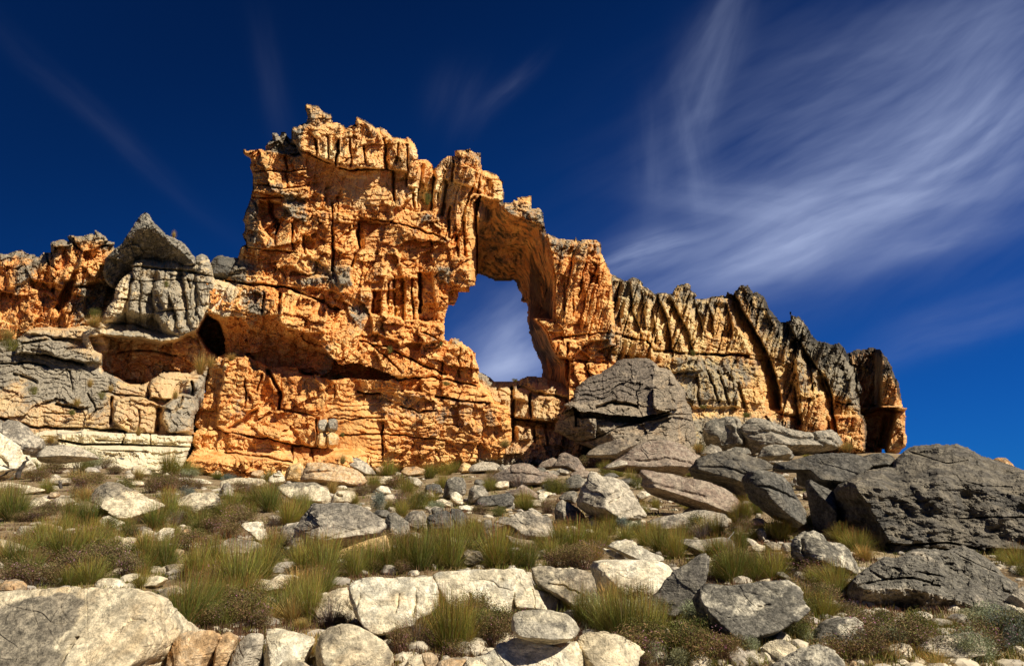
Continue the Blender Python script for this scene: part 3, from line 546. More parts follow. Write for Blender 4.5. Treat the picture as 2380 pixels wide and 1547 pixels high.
# --- fluted grey buttress with its shadowed hollow
out_butt = R(5, [(560, 900), (560, 560), (690, 480), (720, 400), (770, 330), (780, 260), (830, 190), (890, 140), (890, 105), (920, 68), (970, 55), (1050, 65), (1100, 82), (1140, 60), (1180, 55), (1250, 90), (1340, 85), (1342, 60), (1425, 60), (1440, 110), (1460, 190), (1700, 260), (1700, 800), (1500, 960), (700, 960)])
def butt_depth(u, v, sd):
    z0 = 0 * u
    wob = (2 * fbm(u / 18, v / 18, z0, 3, 71), 2 * fbm(u / 18, v / 18, z0 + 3, 3, 72))
    Y = 72.6 + 1.6 * sstep(680 - v, 0, 90) - 1.2 * sstep(v, 640, 760)
    lip = R(5, [(680, 520), (700, 470), (860, 400), (1000, 560), (1120, 615), (1230, 590), (1330, 548), (1400, 440), (1480, 460)])
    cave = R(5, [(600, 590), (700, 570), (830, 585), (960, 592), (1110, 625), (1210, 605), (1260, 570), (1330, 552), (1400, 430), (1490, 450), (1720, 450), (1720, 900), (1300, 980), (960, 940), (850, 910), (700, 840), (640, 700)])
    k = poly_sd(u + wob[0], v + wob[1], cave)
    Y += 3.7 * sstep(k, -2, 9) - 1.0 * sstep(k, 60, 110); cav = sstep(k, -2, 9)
    hole = R(5, [(1340, 560), (1400, 430), (1490, 440), (1560, 600), (1560, 760), (1480, 730), (1400, 660)])
    Y += 8.0 * sstep(poly_sd(u + wob[0], v + wob[1], hole), -3, 10)
    # the lower half of the flutes leans back under itself
    Y += 2.6 * sstep(poly_sd(u, v, R(5, [(690, 480), (870, 400), (960, 430), (1060, 440), (1150, 540), (1240, 590), (1110, 620), (960, 590), (700, 570)])), -4, 26)
    for pts, wd, dp in (([(905, 130), (885, 290), (850, 440), (840, 560)], 15, 1.5), ([(968, 150), (958, 300), (950, 560)], 11, 1.0), ([(1062, 150), (1035, 300), (1040, 420), (1090, 600)], 22, 2.2), ([(1150, 300), (1180, 420), (1215, 590)], 16, 1.4), ([(1245, 130), (1250, 300), (1290, 560)], 15, 1.5), ([(1330, 200), (1335, 330), (1350, 520)], 13, 1.2)):
        fp = R(5, pts); px_ = np.array([p[0] for p in fp]); py_ = np.array([p[1] for p in fp])
        t_ = (u + wob[0] * 3) - np.interp(v, py_, px_)
        Y += .7 * dp * np.where(t_ < 0, np.clip(1 + t_ / (wd * 1.3), 0, 1) ** 1.5, np.clip(1 - t_ / (wd * .3), 0, 1)) * sstep(v, py_[0] - 8, py_[0] + 16) * sstep(py_[-1] + 6 - v, 0, 40)
    for pts, w, dep in (([(890, 200), (1000, 215), (1200, 200), (1430, 230)], 2.5, .5), ([(840, 330), (1000, 350)], 2.5, .4), ([(1060, 420), (1300, 400)], 2.5, .4),
                        ([(890, 110), (1100, 130), (1250, 140), (1440, 180)], 3, .7), ([(740, 500), (900, 500), (1050, 560)], 3, .7), ([(800, 700), (1000, 680), (1200, 720)], 3, .8), ([(1280, 200), (1290, 260)], 3, .7)):
        f_groove(Y, u, v, R(5, pts), w, dep, wob)
    f_poly(Y, u, v, R(5, [(1060, 270), (1090, 255), (1215, 290), (1195, 400), (1120, 400)]), -.7, 7)
    D = detail(u, v, 601, 30., .38 + .35 * cav, .05, .3 * (v < 760))
    A = base_att(u, sd)
    A['grey'] += .72 * sstep(poly_sd(u, v, R(5, [(860, 40), (1500, 60), (1400, 450), (1320, 580), (1110, 650), (700, 600), (760, 480)])), -20, 20)
    A['grey'] -= .3 * sstep(poly_sd(u, v, R(5, [(760, 280), (880, 150), (870, 420), (760, 420)])), -8, 8)
    A['pale'] += .55
    A['red'] += .5 * sstep(v, 790, 850) + .6 * cav; A['pale'] -= .4 * cav  # hollow tinted redder and less pale, its shade put into the colour
    return Y + D, A
o = relief('fluted_buttress', out_butt, butt_depth, M_LEDGE, 2.0, 6, 2.2, 51)
props(o, 'grey fluted rock buttress above a deep shadowed hollow, below the pyramid shaped boulder', 'rock outcrop')
LANDMARKS.append((370, 760, 'fluted grey buttress'))
# --- grey slabs of the lower left
out_slab = R(5, [(-400, 640), (-60, 640), (0, 620), (110, 600), (170, 560), (200, 530), (330, 520), (450, 528), (580, 510), (690, 490), (720, 560), (755, 600), (740, 690), (700, 760), (700, 820), (780, 860), (870, 905), (960, 912), (1020, 880), (1100, 830), (1200, 822), (1290, 830), (1340, 800), (1420, 755), (1440, 800), (1395, 930), (1385, 1010), (1325, 1130), (1320, 1250), (1200, 1300), (850, 1290), (400, 1290), (-400, 1290)])
def slab_depth(u, v, sd):
    z0 = 0 * u
    wob = (3 * fbm(u / 18, v / 18, z0, 3, 81), 3 * fbm(u / 18, v / 18, z0 + 3, 3, 82))
    Y = 73.5 - 7.0 * sstep(v, 770, 1010) + 1.5 * sstep(u, 380, 480)
    f = lambda pts, off, soft: f_poly(Y, u + wob[0], v + wob[1], pts, off, soft)
    f(R(5, [(110, 610), (300, 590), (700, 700), (690, 770), (440, 740), (240, 700), (110, 700)]), -1.5, 6)
    f(R(5, [(150, 560), (450, 525), (690, 560), (730, 640), (400, 600)]), -.9, 6)
    f(R(5, [(700, 690), (780, 710), (800, 790), (740, 830), (700, 790)]), 1.3, 8)
    f(R(5, [(1015, 870), (1080, 830), (1250, 825), (1290, 860), (1240, 960), (1160, 1010), (1010, 1005)]), -1.4, 5)
    f(R(5, [(1110, 1060), (1200, 980), (1310, 990), (1350, 1100), (1300, 1240), (1150, 1250), (1110, 1180)]), -2.0, 8)
    f(R(5, [(1250, 900), (1440, 760), (1400, 900), (1330, 1010), (1220, 980)]), -.8, 8)
    f(R(5, [(750, 1140), (800, 1020), (1000, 1000), (1100, 1060), (1060, 1240), (860, 1240)]), -1.0, 7)
    for pts, w, dep in (([(1015, 870), (1010, 1000)], 4, 1.4), ([(760, 1010), (750, 1180)], 5, 1.6), ([(1080, 1080), (1060, 1220)], 8, 2.0), ([(1240, 1000), (1200, 1090)], 4, .9), ([(950, 1080), (940, 1230)], 3, .8), ([(250, 700), (440, 750), (700, 800)], 3.5, 1.3), ([(380, 1050), (560, 1080)], 3, .9), ([(100, 840), (250, 900)], 5, 1.), ([(480, 830), (490, 960)], 3, .5),
                        ([(150, 640), (400, 600), (600, 620)], 3, .8), ([(700, 960), (840, 990), (1000, 1005)], 3, .8), ([(0, 1140), (220, 1200), (600, 1215), (860, 1235)], 4, 1.3), ([(300, 1100), (500, 1110)], 3, .6), ([(1300, 900), (1310, 990)], 4, 1.2), ([(0, 780), (200, 760), (330, 800)], 3, .8), ([(600, 980), (650, 1090), (600, 1150)], 3, .8)):
        f_groove(Y, u, v, R(5, pts), w, dep, wob)
    D = detail(u, v, 701, 36., .40, .22, 0, .4)
    A = base_att(u, sd)
    A['grey'] += .62 * sstep(poly_sd(u, v, R(5, [(0, 600), (600, 640), (820, 880), (640, 1080), (300, 1010), (150, 1050), (-60, 900)])), -30, 20) + .35
    for pts in ([(60, 880), (200, 860), (180, 1050), (0, 1040)], [(250, 1060), (420, 1060), (560, 1120), (480, 1200), (260, 1180)], [(850, 1020), (1080, 1010), (1080, 1240), (860, 1230)], [(560, 580), (750, 580), (760, 720), (640, 740), (450, 680)], [(1080, 830), (1250, 830), (1200, 960), (1080, 960)]):
        A['grey'] -= .55 * sstep(poly_sd(u, v, R(5, pts)), -22, 22)
    A['pale'] += .4
    A['grey'] += .4 * sstep(poly_sd(u, v, R(5, [(1110, 1050), (1250, 950), (1450, 760), (1380, 1200), (1150, 1250)])), -8, 12)
    return Y + D, A
o = relief('rock_slope', out_slab, slab_depth, M_LEDGE, 2.0, 5, 2.5, 61)
props(o, 'lichen grey sloping rock face at the lower left of the cliffs', 'rock outcrop')
LANDMARKS.append((150, 900, 'lichen grey rock slope'))
# --- pale ledges
out_pale = R(5, [(150, 1300), (230, 1250), (300, 1222), (400, 1215), (560, 1210), (700, 1225), (840, 1240), (900, 1240), (1060, 1250), (1230, 1258), (1310, 1262), (1300, 1330), (1270, 1420), (1240, 1480), (1190, 1560), (300, 1560), (150, 1500)])
def pale_depth(u, v, sd):
    z0 = 0 * u
    Y = 65.5 - 1.0 * sstep(v, 1000, 1010) - 3.0 * sstep(v, 1032, 1046) - 2 * sstep(v, 1055, 1090)
    for pts, w, dep in (([(400, 1290), (560, 1320), (830, 1320), (1040, 1330), (1290, 1340)], 3, 1.6), ([(850, 1240), (830, 1320)], 3, 1.2), ([(1020, 1250), (1025, 1330)], 2, .6), ([(560, 1320), (680, 1360), (1000, 1370)], 2, .5), ([(400, 1215), (660, 1230), (860, 1245)], 2, .5), ([(650, 1290), (840, 1300)], 2, .4)):
        f_groove(Y, u, v, R(5, pts), w, dep)
    D = detail(u, v, 801, 26., .28, .05, 0)
    A = base_att(u, sd); A['pale'] += .8; A['grey'] -= .2
    A['grey'] += .6 * sstep(poly_sd(u, v, R(5, [(380, 1215), (560, 1215), (520, 1310), (400, 1300)])), -10, 10)
    return Y + D, A
o = relief('pale_ledge', out_pale, pale_depth, M_LEDGE, 2.0, 4, 2.2, 71)
props(o, 'low cream stone ledge in two layers left of the foot of the arch cliff', 'rock ledge')
LANDMARKS.append((420, 1040, 'low cream ledge'))
# --- low wall closing the foot of the opening
out_low = R(6, [(1640, 830), (1725, 822), (1760, 835), (1810, 862), (1830, 890), (1940, 892), (1990, 885), (2010, 872), (2050, 857), (2100, 854), (2160, 862), (2230, 880), (2300, 905), (2340, 935), (2370, 960), (2420, 980), (2460, 1250), (2500, 1480), (1700, 1480), (1640, 1200)])
def low_depth(u, v, sd):
    z0 = 0 * u
    wob = (2 * fbm(u / 15, v / 15, z0, 3, 91), 2 * fbm(u / 15, v / 15, z0 + 3, 3, 92))
    Y = 76.5 - 3.0 * sstep(v, 885, 930) - 2.2 * sstep(v, 930, 1060)
    f = lambda pts, off, soft: f_poly(Y, u + wob[0], v + wob[1], pts, off, soft)
    f(R(6, [(1995, 920), (2020, 860), (2150, 850), (2330, 920), (2350, 1000), (2100, 960)]), -1.4, 8)
    f(R(6, [(2090, 1050), (2130, 990), (2250, 1000), (2330, 1040), (2300, 1140), (2200, 1170), (2090, 1140)]), -1.4, 7)
    f(R(6, [(1955, 950), (2000, 935), (2075, 960), (2060, 1030), (1960, 1010)]), -1.0, 6)
    f(R(6, [(1820, 1010), (1950, 1010), (1950, 1120), (1820, 1110)]), -1.0, 6)
    f(R(6, [(1960, 1140), (2240, 1170), (2330, 1200), (2330, 1230), (1960, 1190)]), 1.6, 4)
    f(R(6, [(1980, 1190), (2080, 1200), (2080, 1290), (1990, 1290)]), -.9, 6)
    for pts, w, dep in (([(1955, 940), (1955, 1290)], 6, 1.8), ([(1830, 1130), (1960, 1140), (2200, 1180)], 4, 1.3), ([(2100, 1200), (2110, 1300)], 4, 1.), ([(2180, 1200), (2200, 1320)], 4, 1.), ([(2070, 980), (2080, 1120)], 4, 1.2), ([(1850, 940), (1960, 1000)], 3, .6)):
        f_groove(Y, u, v, R(6, pts), w, dep, wob)
    D = detail(u, v, 901, 22., .6, .03, .3)
    A = base_att(u, sd)
    A['grey'] += .75 * sstep(-sd, -26, -8) + .12 + .3 * sstep(v, 990, 1020); A['pale'] += .35; A['red'] += .4 * sstep(v, 990, 1020)
    return Y + D, A
o = relief('connecting_wall', out_low, low_depth, M_LEDGE, 2.0, 5, 2.0, 81)
props(o, 'low wall of rounded grey topped blocks closing the foot of the arch opening', 'rock wall')
LANDMARKS.append((1230, 1000, 'low arch wall'))
# --- bedrock bank behind the walls
out_bank = [(330, 1000), (480, 960), (560, 930), (900, 930), (1060, 940), (1120, 930), (1280, 915), (1420, 930), (1600, 960), (1800, 1010), (1950, 1030), (2080, 1062), (2080, 1130), (330, 1130)]
def bank_depth(u, v, sd):
    A = base_att(u, sd); A['grey'] += .4
    return 87 - 2 * sstep(v, 960, 1080) + detail(u, v, 951, 26., .6, .05, 0), A
o = relief('bedrock', out_bank, bank_depth, M_LEDGE, 4.0, 5, 2.0, 91)
props(o, 'bedrock hillside rising behind the foot of the cliffs', kind='structure')
# ------------------------------------------------------------------ large boulders built from flat faces
BPOLYS = []
def rockface(r, outline, fn, mat, label, ref, name='boulder', base=0, thick=3., step=1.6, rough=2., edge=9., edged=.5, seed=1, base_v=None):
    poly = R(r, outline)
    x0, y0, s = REG[r]
    def dfn(u, v, sd):
        a, b = (u - x0 * .5811) / s, (v - y0 * .5811) / s
        Y, L = fn(a, b, u, v, sd)
        return Y, {'lichen': L}
    o = relief(name, poly, dfn, mat, step, thick, rough, seed, edge, edged)
    props(o, label, 'boulder')
    us = [p[0] for p in poly]; vs = [p[1] for p in poly]
    LANDMARKS.append(((min(us) + max(us)) / 2, (min(vs) + max(vs)) / 2, ref)); BPOLYS.append(poly)
    return o
# ------------------------------------------------------------------ boulders
# outlines in view, to keep plants off them
WORD = {'cream': 'cream', 'white': 'white', 'grey': 'grey', 'pale': 'pale grey', 'dark': 'dark grey', 'slab': 'brown grey', 'big': 'charcoal', 'rust': 'rusty', 'orange': 'ochre', 'maroon': 'maroon grey', 'speck': 'speckled grey'}
def boulder(r, pts, mat, label=None, ref=None, name=None, cat=None, T=None, under=None, Y=None, grooves=(), seed=None, rough=1., chamf=1., front=(0, 0), attr=None, parent=None, tag=True, cuts=()):
    poly = R(r, pts) if r else list(pts)
    seed = seed if seed is not None else int(abs(poly[0][0] * 13 + poly[0][1] * 7)) % 9973
    rs = np.random.RandomState(seed)
    pu = np.array([p[0] for p in poly]); pv = np.array([p[1] for p in poly])
    vb = pv.max(); w_px = pu.max() - pu.min(); h_px = vb - pv.min()
    yg = ground_y((pu.min() + pu.max()) / 2, min(vb, 1600)) if Y is None else Y
    s = yg / FPX
    if T is None: T = .5 * math.sqrt(w_px * h_px) * s * 1.05
    yc = yg + (T * .32 if Y is None else 0)
    X, _, Z = P(pu, pv, yc)
    A = .5 * np.sum(X * np.roll(Z, -1) - np.roll(X, -1) * Z)
    cr = X * np.roll(Z, -1) - np.roll(X, -1) * Z
    cx = np.sum((X + np.roll(X, -1)) * cr) / (6 * A); cz = np.sum((Z + np.roll(Z, -1)) * cr) / (6 * A)
    px, pz = X - cx, Z - cz
    per = np.sum(np.hypot(np.diff(pu, append=pu[0]), np.diff(pv, append=pv[0])))
    nt = int(np.clip(per * .72, 48, 760)); nph = int(nt * .42)
    th = np.linspace(0, 2 * math.pi, nt, endpoint=False)
    rad_ = np.full(nt, 1e-3)
    for i in range(len(px)):
        a = np.array([px[i], pz[i]]); b = np.array([px[(i + 1) % len(px)], pz[(i + 1) % len(px)]])
        d = b - a; den = np.cos(th) * d[1] - np.sin(th) * d[0]
        with np.errstate(divide='ignore', invalid='ignore'):
            t = (a[0] * d[1] - a[1] * d[0]) / den
            q = (a[0] * np.sin(th) - a[1] * np.cos(th)) / den
        ok = (q >= -1e-6) & (q <= 1 + 1e-6) & (t > 0)
        rad_ = np.where(ok, np.maximum(rad_, t), rad_)
    kk = max(1, int(nt * .004))
    rad_ = np.mean([np.roll(rad_, j) for j in range(-kk, kk + 1)], 0)
    ph = np.linspace(.02, math.pi - .02, nph)
    TH, PH = np.meshgrid(th, ph)
    dx, dy, dz = np.sin(PH) * np.cos(TH), -np.cos(PH), np.sin(PH) * np.sin(TH)
    size = math.sqrt(abs(A))
    pw = 38.
    acc = (rad_[None, :] / np.maximum(np.sin(PH), .02)) ** -pw
    planes = [((front[0] + rs.uniform(-.12, .12), -1, front[1] + rs.uniform(-.05, .18)), T), ((rs.uniform(-.2, .2), 1, .1), T * .9)]
    n = len(px)
    for i in range(n):
        a = np.array([px[i], pz[i]]); b = np.array([px[(i + 1) % n], pz[(i + 1) % n]])
        d = b - a; L = np.hypot(*d)
        if L < .16 * size: continue
        nx, nz = d[1] / L, -d[0] / L
        if nx * (a[0] + b[0]) + nz * (a[1] + b[1]) < 0: nx, nz = -nx, -nz
        sl = rs.uniform(.25, .55) if nz < .35 else rs.uniform(.5, 1.1)
        if nz < -.4: sl = rs.uniform(.1, .3)
        sl *= chamf
        h = np.max(nx * px + nz * pz) + .03 * size * sl
        nn = np.array([nx, -sl, nz]); q = np.linalg.norm(nn); planes.append((nn / q, h / q))
        if rs.rand() < .45:
            nn = np.array([nx, sl * .8, nz]); q = np.linalg.norm(nn); planes.append((nn / q, h / q))
    if under is not None:
        zf = pz.min() + under[0] * (pz.max() - pz.min()); nn = np.array([rs.uniform(-.1, .1), -under[1], -1.]); nn /= np.linalg.norm(nn)
        planes.append((nn, nn @ np.array([0, -T * .95, zf])))
    for (nx, ny, nz, cu, cv, fy) in cuts:       # extra flat faces through a point seen at (cu, cv) on the front half
        nn = np.array([nx, ny, nz], float); nn /= np.linalg.norm(nn)
        qx, _, qz = P(cu, cv, yc); planes.append((nn, nn @ np.array([qx - cx, -T * fy, qz - cz])))
    for nn, h in planes:
        nn = np.array(nn, float); l = np.linalg.norm(nn); nn = nn / l; h = h / l
        dot = dx * nn[0] + dy * nn[1] + dz * nn[2]
        acc = acc + np.where(dot > 1e-3, (h / np.maximum(dot, 1e-3)) ** -pw, 0)
    r_ = acc ** (-1 / pw)
    gx, gy, gz = dx * r_, dy * r_, dz * r_
    q = 1 / size; so = seed * 3.1
    tx, tz = rs.uniform(-.3, .3), rs.uniform(-.1, .1)
    bz = gz + tx * gx + tz * gy
    dd = .036 * fbm(gx * q * 2.2 + so, gy * q * 2.2, gz * q * 2.2, 4, seed) + .026 * np.abs(fbm(gx * q * 1.6, gy * q * 1.6 + so, bz * q * 11, 4, seed + 3)) + .030 * -np.abs(fbm(gx * q * 6, gy * q * 6, gz * q * 6 + so, 4, seed + 5))
    for sc_, am, ck, sd2 in ((2.1, .060, .020, 9), (5.2, .026, .022, 19), (12., .010, .010, 29)):
        F1, F2, r1, r2, r3, lx, lz = cells((gx + .45 * gy) * q * sc_ + so + .35 * vnoise(gx * q * 3, gy * q * 3, gz * q * 3, 5), (bz - .35 * gy) * q * sc_ * 1.35, seed + sd2, .95, 2.4)
        dd = dd + am * (r1 - .5) + am * 1.6 * ((r2 - .5) * lx + (r3 - .5) * lz) - ck * (1 - sstep(F2 - F1, 0, .10)) * (r2 > .35)
    sw = bz * q * 4.3 + .7 * fbm(gx * q * 1.5 + so, gy * q * 1.5, bz * q, 3, seed + 13)
    dd = dd + .030 * (1 - (sw - np.floor(sw))) * sstep(fbm(gx * q + so, gy * q, gz * q, 2, seed + 15), -.2, .3)
    r_ = r_ * (1 + rough * dd * np.clip(r_ / (.5 * size), .3, 1.2) ** -1 * .9)
    gx, gy, gz = dx * r_, dy * r_, dz * r_
    if grooves:
        U = 1190 + (gx + cx) * 0; t_ = yc + gy * 0
        # bearing of every surface point, front half only
        wx, wz = gx + cx, gz + cz; fw = CP * (yc) + SP * wz
        U = 1190 + FPX * wx / fw; V = 773.5 - FPX * (-SP * yc + CP * wz) / fw
        pull = np.zeros_like(gx)
        for pts2, w, dep in grooves:
            g2 = R(r, pts2) if r else pts2
            dl = line_dist((U + 2 * vnoise(U / 9, V / 9, 0 * U, 3)).ravel(), (V + 2 * vnoise(U / 9, V / 9, 0 * U, 4)).ravel(), g2).reshape(U.shape)
            pull += dep * np.exp(-(dl / w) ** 2)
        m_ = 1 - np.clip(pull * sstep(-gy, -.0 * T, .25 * T) / T, 0, .6)
        gy = gy * m_
    co = np.stack([gx, gy, gz], -1).reshape(-1, 3)
    f = [[]]
    idx = np.arange(nph * nt).reshape(nph, nt); nxt = np.roll(idx, -1, 1)
    quads = np.stack([idx[:-1], nxt[:-1], nxt[1:], idx[1:]], -1).reshape(-1)
    zb = co[:, 2].min()
    off = np.array([0, 0, -zb]); loc = np.array([cx, yc, cz + zb])
    me = new_mesh('stone', co + off, quads, 4, MATS[mat], {'lichen': np.zeros(len(co))})
    # close the two small pole rings
    import bmesh
    bm = bmesh.new(); bm.from_mesh(me); bm.verts.ensure_lookup_table()
    for ring, rev in ((idx[0], True), (idx[-1], False)):
        vs_ = [bm.verts[int(i)] for i in ring]
        try: bm.faces.new(vs_[::-1] if rev else vs_)
        except ValueError: pass
    bmesh.ops.recalc_face_normals(bm, faces=bm.faces)
    bm.to_mesh(me); bm.free()
    me.polygons.foreach_set('use_smooth', np.ones(len(me.polygons), bool))
    nm = name or ('boulder' if size > .75 else 'stone')
    o = obj(nm, me, loc=loc)
    if attr is not None:
        vz = co[:, 2]; me.attributes['lichen'].data.foreach_set('value', np.asarray(attr(co[:, 0] / size, co[:, 1] / size, co[:, 2] / size), np.float32))
    if parent is not None: return o
    BPOLYS.append(poly)
    c = cat or ('boulder' if size > .75 else 'stone')
    uc, vc = (pu.min() + pu.max()) / 2, (pv.min() + pv.max()) / 2
    if label:
        props(o, label, c)
        if ref: LANDMARKS.append((uc, vc, ref))
    else:
        o['category'] = c; AUTO.append((o, WORD[mat] + ' ' + c, uc, vc, w_px * h_px))
    return o
# ---- perched on the skyline
def pyramid(a, c, u, v, sd):
    w = 8 * fbm(u / 14, v / 14, 0 * u, 4, 35, .6)
    ed = np.interp(a, [690, 760, 860, 960, 1060, 1140, 1330], [1250, 1200, 1100, 1040, 1045, 1110, 1262])
    xr = np.interp(c, [930, 1010, 1110, 1260], [990, 1030, 1130, 1290])
    top = 72.3 + .010 * (ed - c - w); und = 72.3 + .016 * (c - ed + w); rt = 72.5 + .018 * (a - xr - w); lf = 72.4 + .006 * (860 - a)
    Y = np.maximum(np.maximum(top, und), np.maximum(rt, lf))
    return Y + detail(u, v, 2001, 22., .45, -.3, 0), .0 * u
rockface(1, [(985, 932), (1020, 950), (1060, 1010), (1130, 1080), (1200, 1110), (1260, 1150), (1300, 1200), (1330, 1240), (1335, 1290), (1250, 1300), (1100, 1300), (950, 1290), (900, 1340), (860, 1400), (800, 1440), (760, 1450), (710, 1400), (695, 1340), (720, 1240), (780, 1180), (830, 1140), (870, 1070), (930, 990), (960, 945)], pyramid, MATS['grey'],
    'pyramid shaped grey brown boulder perched on the fluted buttress', 'pyramid boulder', thick=4.5, seed=29, edge=6, edged=.8, rough=1.6)
boulder(1, [(1330, 1275), (1340, 1230), (1375, 1215), (1410, 1230), (1425, 1270), (1430, 1310), (1340, 1310)], 'grey', Y=75, T=.8)
boulder(1, [(1425, 1330), (1445, 1260), (1475, 1228), (1505, 1222), (1535, 1247), (1600, 1240), (1640, 1250), (1620, 1340), (1560, 1400), (1440, 1410)], 'dark', 'blackish rock filling the notch between the buttress and the arch cliff', None, Y=76, T=1.5)
boulder(3, [(1375, 885), (1400, 868), (1415, 862), (1440, 872), (1470, 890), (1490, 915), (1440, 912), (1390, 900)], 'dark', Y=79, T=.8)
arch_ = bpy.data.objects['rock_arch']
for pts, m, lb in (([(625, 1190), (640, 1155), (690, 1148), (695, 1180), (685, 1230), (650, 1240), (630, 1225)], 'pale', 'pale grey knob of rock'), ([(695, 1180), (705, 1148), (740, 1142), (762, 1150), (750, 1215), (720, 1235), (695, 1232)], 'grey', 'blue grey knob of rock'),
    ([(625, 1260), (650, 1232), (690, 1245), (700, 1300), (690, 1345), (640, 1345), (622, 1310)], 'orange', 'ochre knob of rock'), ([(690, 1250), (720, 1235), (755, 1245), (768, 1275), (750, 1320), (715, 1345), (690, 1330)], 'orange', 'round ochre knob of rock')):
    s_ = boulder(6, pts, m, Y=68.6, T=1.0, parent=arch_, name='rock_knob'); s_.location = [s_.location[i] - arch_.location[i] for i in range(3)]; s_.parent = arch_; s_['label'] = lb
# ---- mid-distance giants below the cliffs
def giant(a, c, u, v, sd):
    w1 = 7 * fbm(u / 22, v / 22, 0 * u, 4, 5, .6)
    a2, c2 = a + w1, c + 12 * fbm(u / 30, v / 16, 0 * u, 4, 6, .6)
    top = 66.5 - 7.5 * (c - 220) / 560
    left = 60.6 + .012 * (640 - a) + .004 * (c - 700)
    right = 61.0 + .040 * (a - 1150 - .12 * (c - 500))
    Y = np.maximum(np.maximum(top, left), right)
    ck1 = np.interp(a, [640, 665, 760, 850, 925, 960], [560, 548, 522, 530, 545, 560])
    m = (a > 650) & (a < 940); Y = Y + m * 1.6 * np.clip(1 - np.abs(c2 - ck1 - 6) / 17, 0, 1)
    ck2 = np.interp(a, [430, 500, 540, 640, 760, 900, 960, 1060, 1180, 1300], [600, 560, 585, 588, 606, 618, 632, 600, 575, 600])
    d = c2 - ck2
    Y = Y - 1.3 * (d < 0) * sstep(d, -170, 0) * (a < 1200) + 1.9 * ((d > 0) & (d < 48 * sstep(a, 1200, 900))) + .6 * (d > 48)
    Y = Y + 1.2 * ((a2 > 505) & (a2 < 540) & (d > 0) & (c < 690)) - 1.0 * ((a2 > 520) & (a2 < 650) & (c2 > 630) & (c2 < 760))
    Y = Y - 1.2 * ((a2 > 1045) & (a2 < 1170) & (c2 > 430 + .4 * (a2 - 1045)) & (c2 < 560 + .3 * (a2 - 1045)))
    ck3 = np.interp(a, [420, 560, 700, 800, 1000, 1140], [780, 800, 745, 690, 660, 610])
    Y = Y + .9 * np.clip(1 - np.abs(c2 - ck3) / 9, 0, 1) - .5 * sstep(c2 - ck3, -2, 4)
    Y = Y + detail(u, v, 1501, 30., .42, -.12, 0, .4)
    return Y, .25 * sstep(a, 1100, 1000) * sstep(c, 560, 480) - .1
rockface(11, [(425, 542), (490, 510), (495, 470), (520, 420), (560, 380), (620, 345), (680, 320), (790, 245), (850, 225), (900, 222), (990, 218), (1040, 240), (1080, 280), (1160, 300), (1200, 370), (1260, 450), (1270, 520), (1300, 560), (1320, 650), (1332, 740), (1330, 900), (1100, 930), (700, 930), (640, 850), (560, 815), (480, 785), (370, 720), (375, 670), (450, 560)], giant, MATS['slab'],
    'enormous brown grey boulder with long black horizontal cracks leaning at the foot of the arch', 'giant cracked boulder', thick=5, seed=7, edge=10, edged=1.5)
boulder(11, [(1375, 705), (1395, 660), (1430, 640), (1480, 632), (1570, 612), (1630, 635), (1655, 690), (1650, 760), (1668, 835), (1590, 828), (1510, 855), (1440, 800), (1400, 770), (1395, 740)], 'grey', 'mushroom shaped rock with a deep dark hollow in its side', 'hollowed mushroom rock', Y=62, T=1.6, grooves=[([(1500, 650), (1500, 700), (1530, 730), (1510, 790)], 14, 1.3), ([(1580, 640), (1600, 770)], 4, .5)])
boulder(11, [(1640, 690), (1680, 640), (1730, 625), (1790, 640), (1850, 680), (1950, 720), (2100, 742), (2180, 715), (2230, 705), (2290, 730), (2328, 800), (2300, 850), (2150, 870), (1980, 870), (1800, 850), (1720, 880), (1665, 810)], 'grey', 'long low whale backed grey rock under the ridge', 'whale backed rock', Y=61, T=2.4, grooves=[([(1640, 760), (1800, 740), (1980, 790), (2200, 780)], 4, .5), ([(2100, 740), (2120, 800), (2160, 830)], 5, .7), ([(2230, 710), (2200, 780), (2280, 830)], 4, .5)])
boulder(11, [(1365, 880), (1385, 840), (1430, 808), (1490, 822), (1515, 855), (1450, 890)], 'pale', Y=55)
boulder(11, [(1535, 850), (1600, 825), (1690, 838), (1710, 875), (1640, 900), (1560, 890)], 'grey', Y=53)
boulder(11, [(1755, 890), (1800, 840), (1850, 815), (1940, 820), (2005, 890), (1980, 920), (1850, 915)], 'dark', Y=50)
# brown slabs heaped below the giant
boulder(9, [(925, 100), (960, 75), (1000, 50), (1100, 15), (1200, -5), (1280, 10), (1285, 40), (1230, 75), (1130, 130), (1080, 135), (930, 125)], 'slab', 'thin brown slab sloping up to the right under the giant cracked boulder', 'thin brown slab', Y=45, T=1.2)
boulder(9, [(1030, 205), (1120, 150), (1200, 105), (1240, 55), (1300, 25), (1420, 0), (1500, 5), (1590, 45), (1640, 100), (1705, 120), (1650, 160), (1655, 225), (1580, 250), (1430, 235), (1310, 215), (1200, 220), (1100, 200)], 'maroon', 'broad domed slab, brown on top with a cream broken underside', 'domed brown slab', Y=40, T=2.2, front=(0, .5), under=(.42, .8), grooves=[([(1150, 150), (1300, 170), (1450, 150), (1650, 190)], 4, .35)])
boulder(9, [(1045, 200), (1085, 175), (1160, 145), (1205, 155), (1210, 180), (1150, 195), (1080, 205)], 'pale', Y=38)
boulder(9, [(685, 195), (720, 160), (740, 110), (780, 90), (830, 120), (870, 130), (905, 185), (925, 205), (905, 245), (850, 225), (780, 195)], 'maroon', 'upright maroon grey wedge of rock above the low arched boulder', 'maroon wedge rock')
boulder(9, [(595, 190), (625, 160), (700, 128), (738, 150), (738, 180), (690, 205), (600, 208)], 'maroon')
boulder(9, [(760, 320), (790, 280), (830, 250), (870, 240), (912, 270), (925, 300), (880, 350), (830, 360), (765, 345)], 'grey')
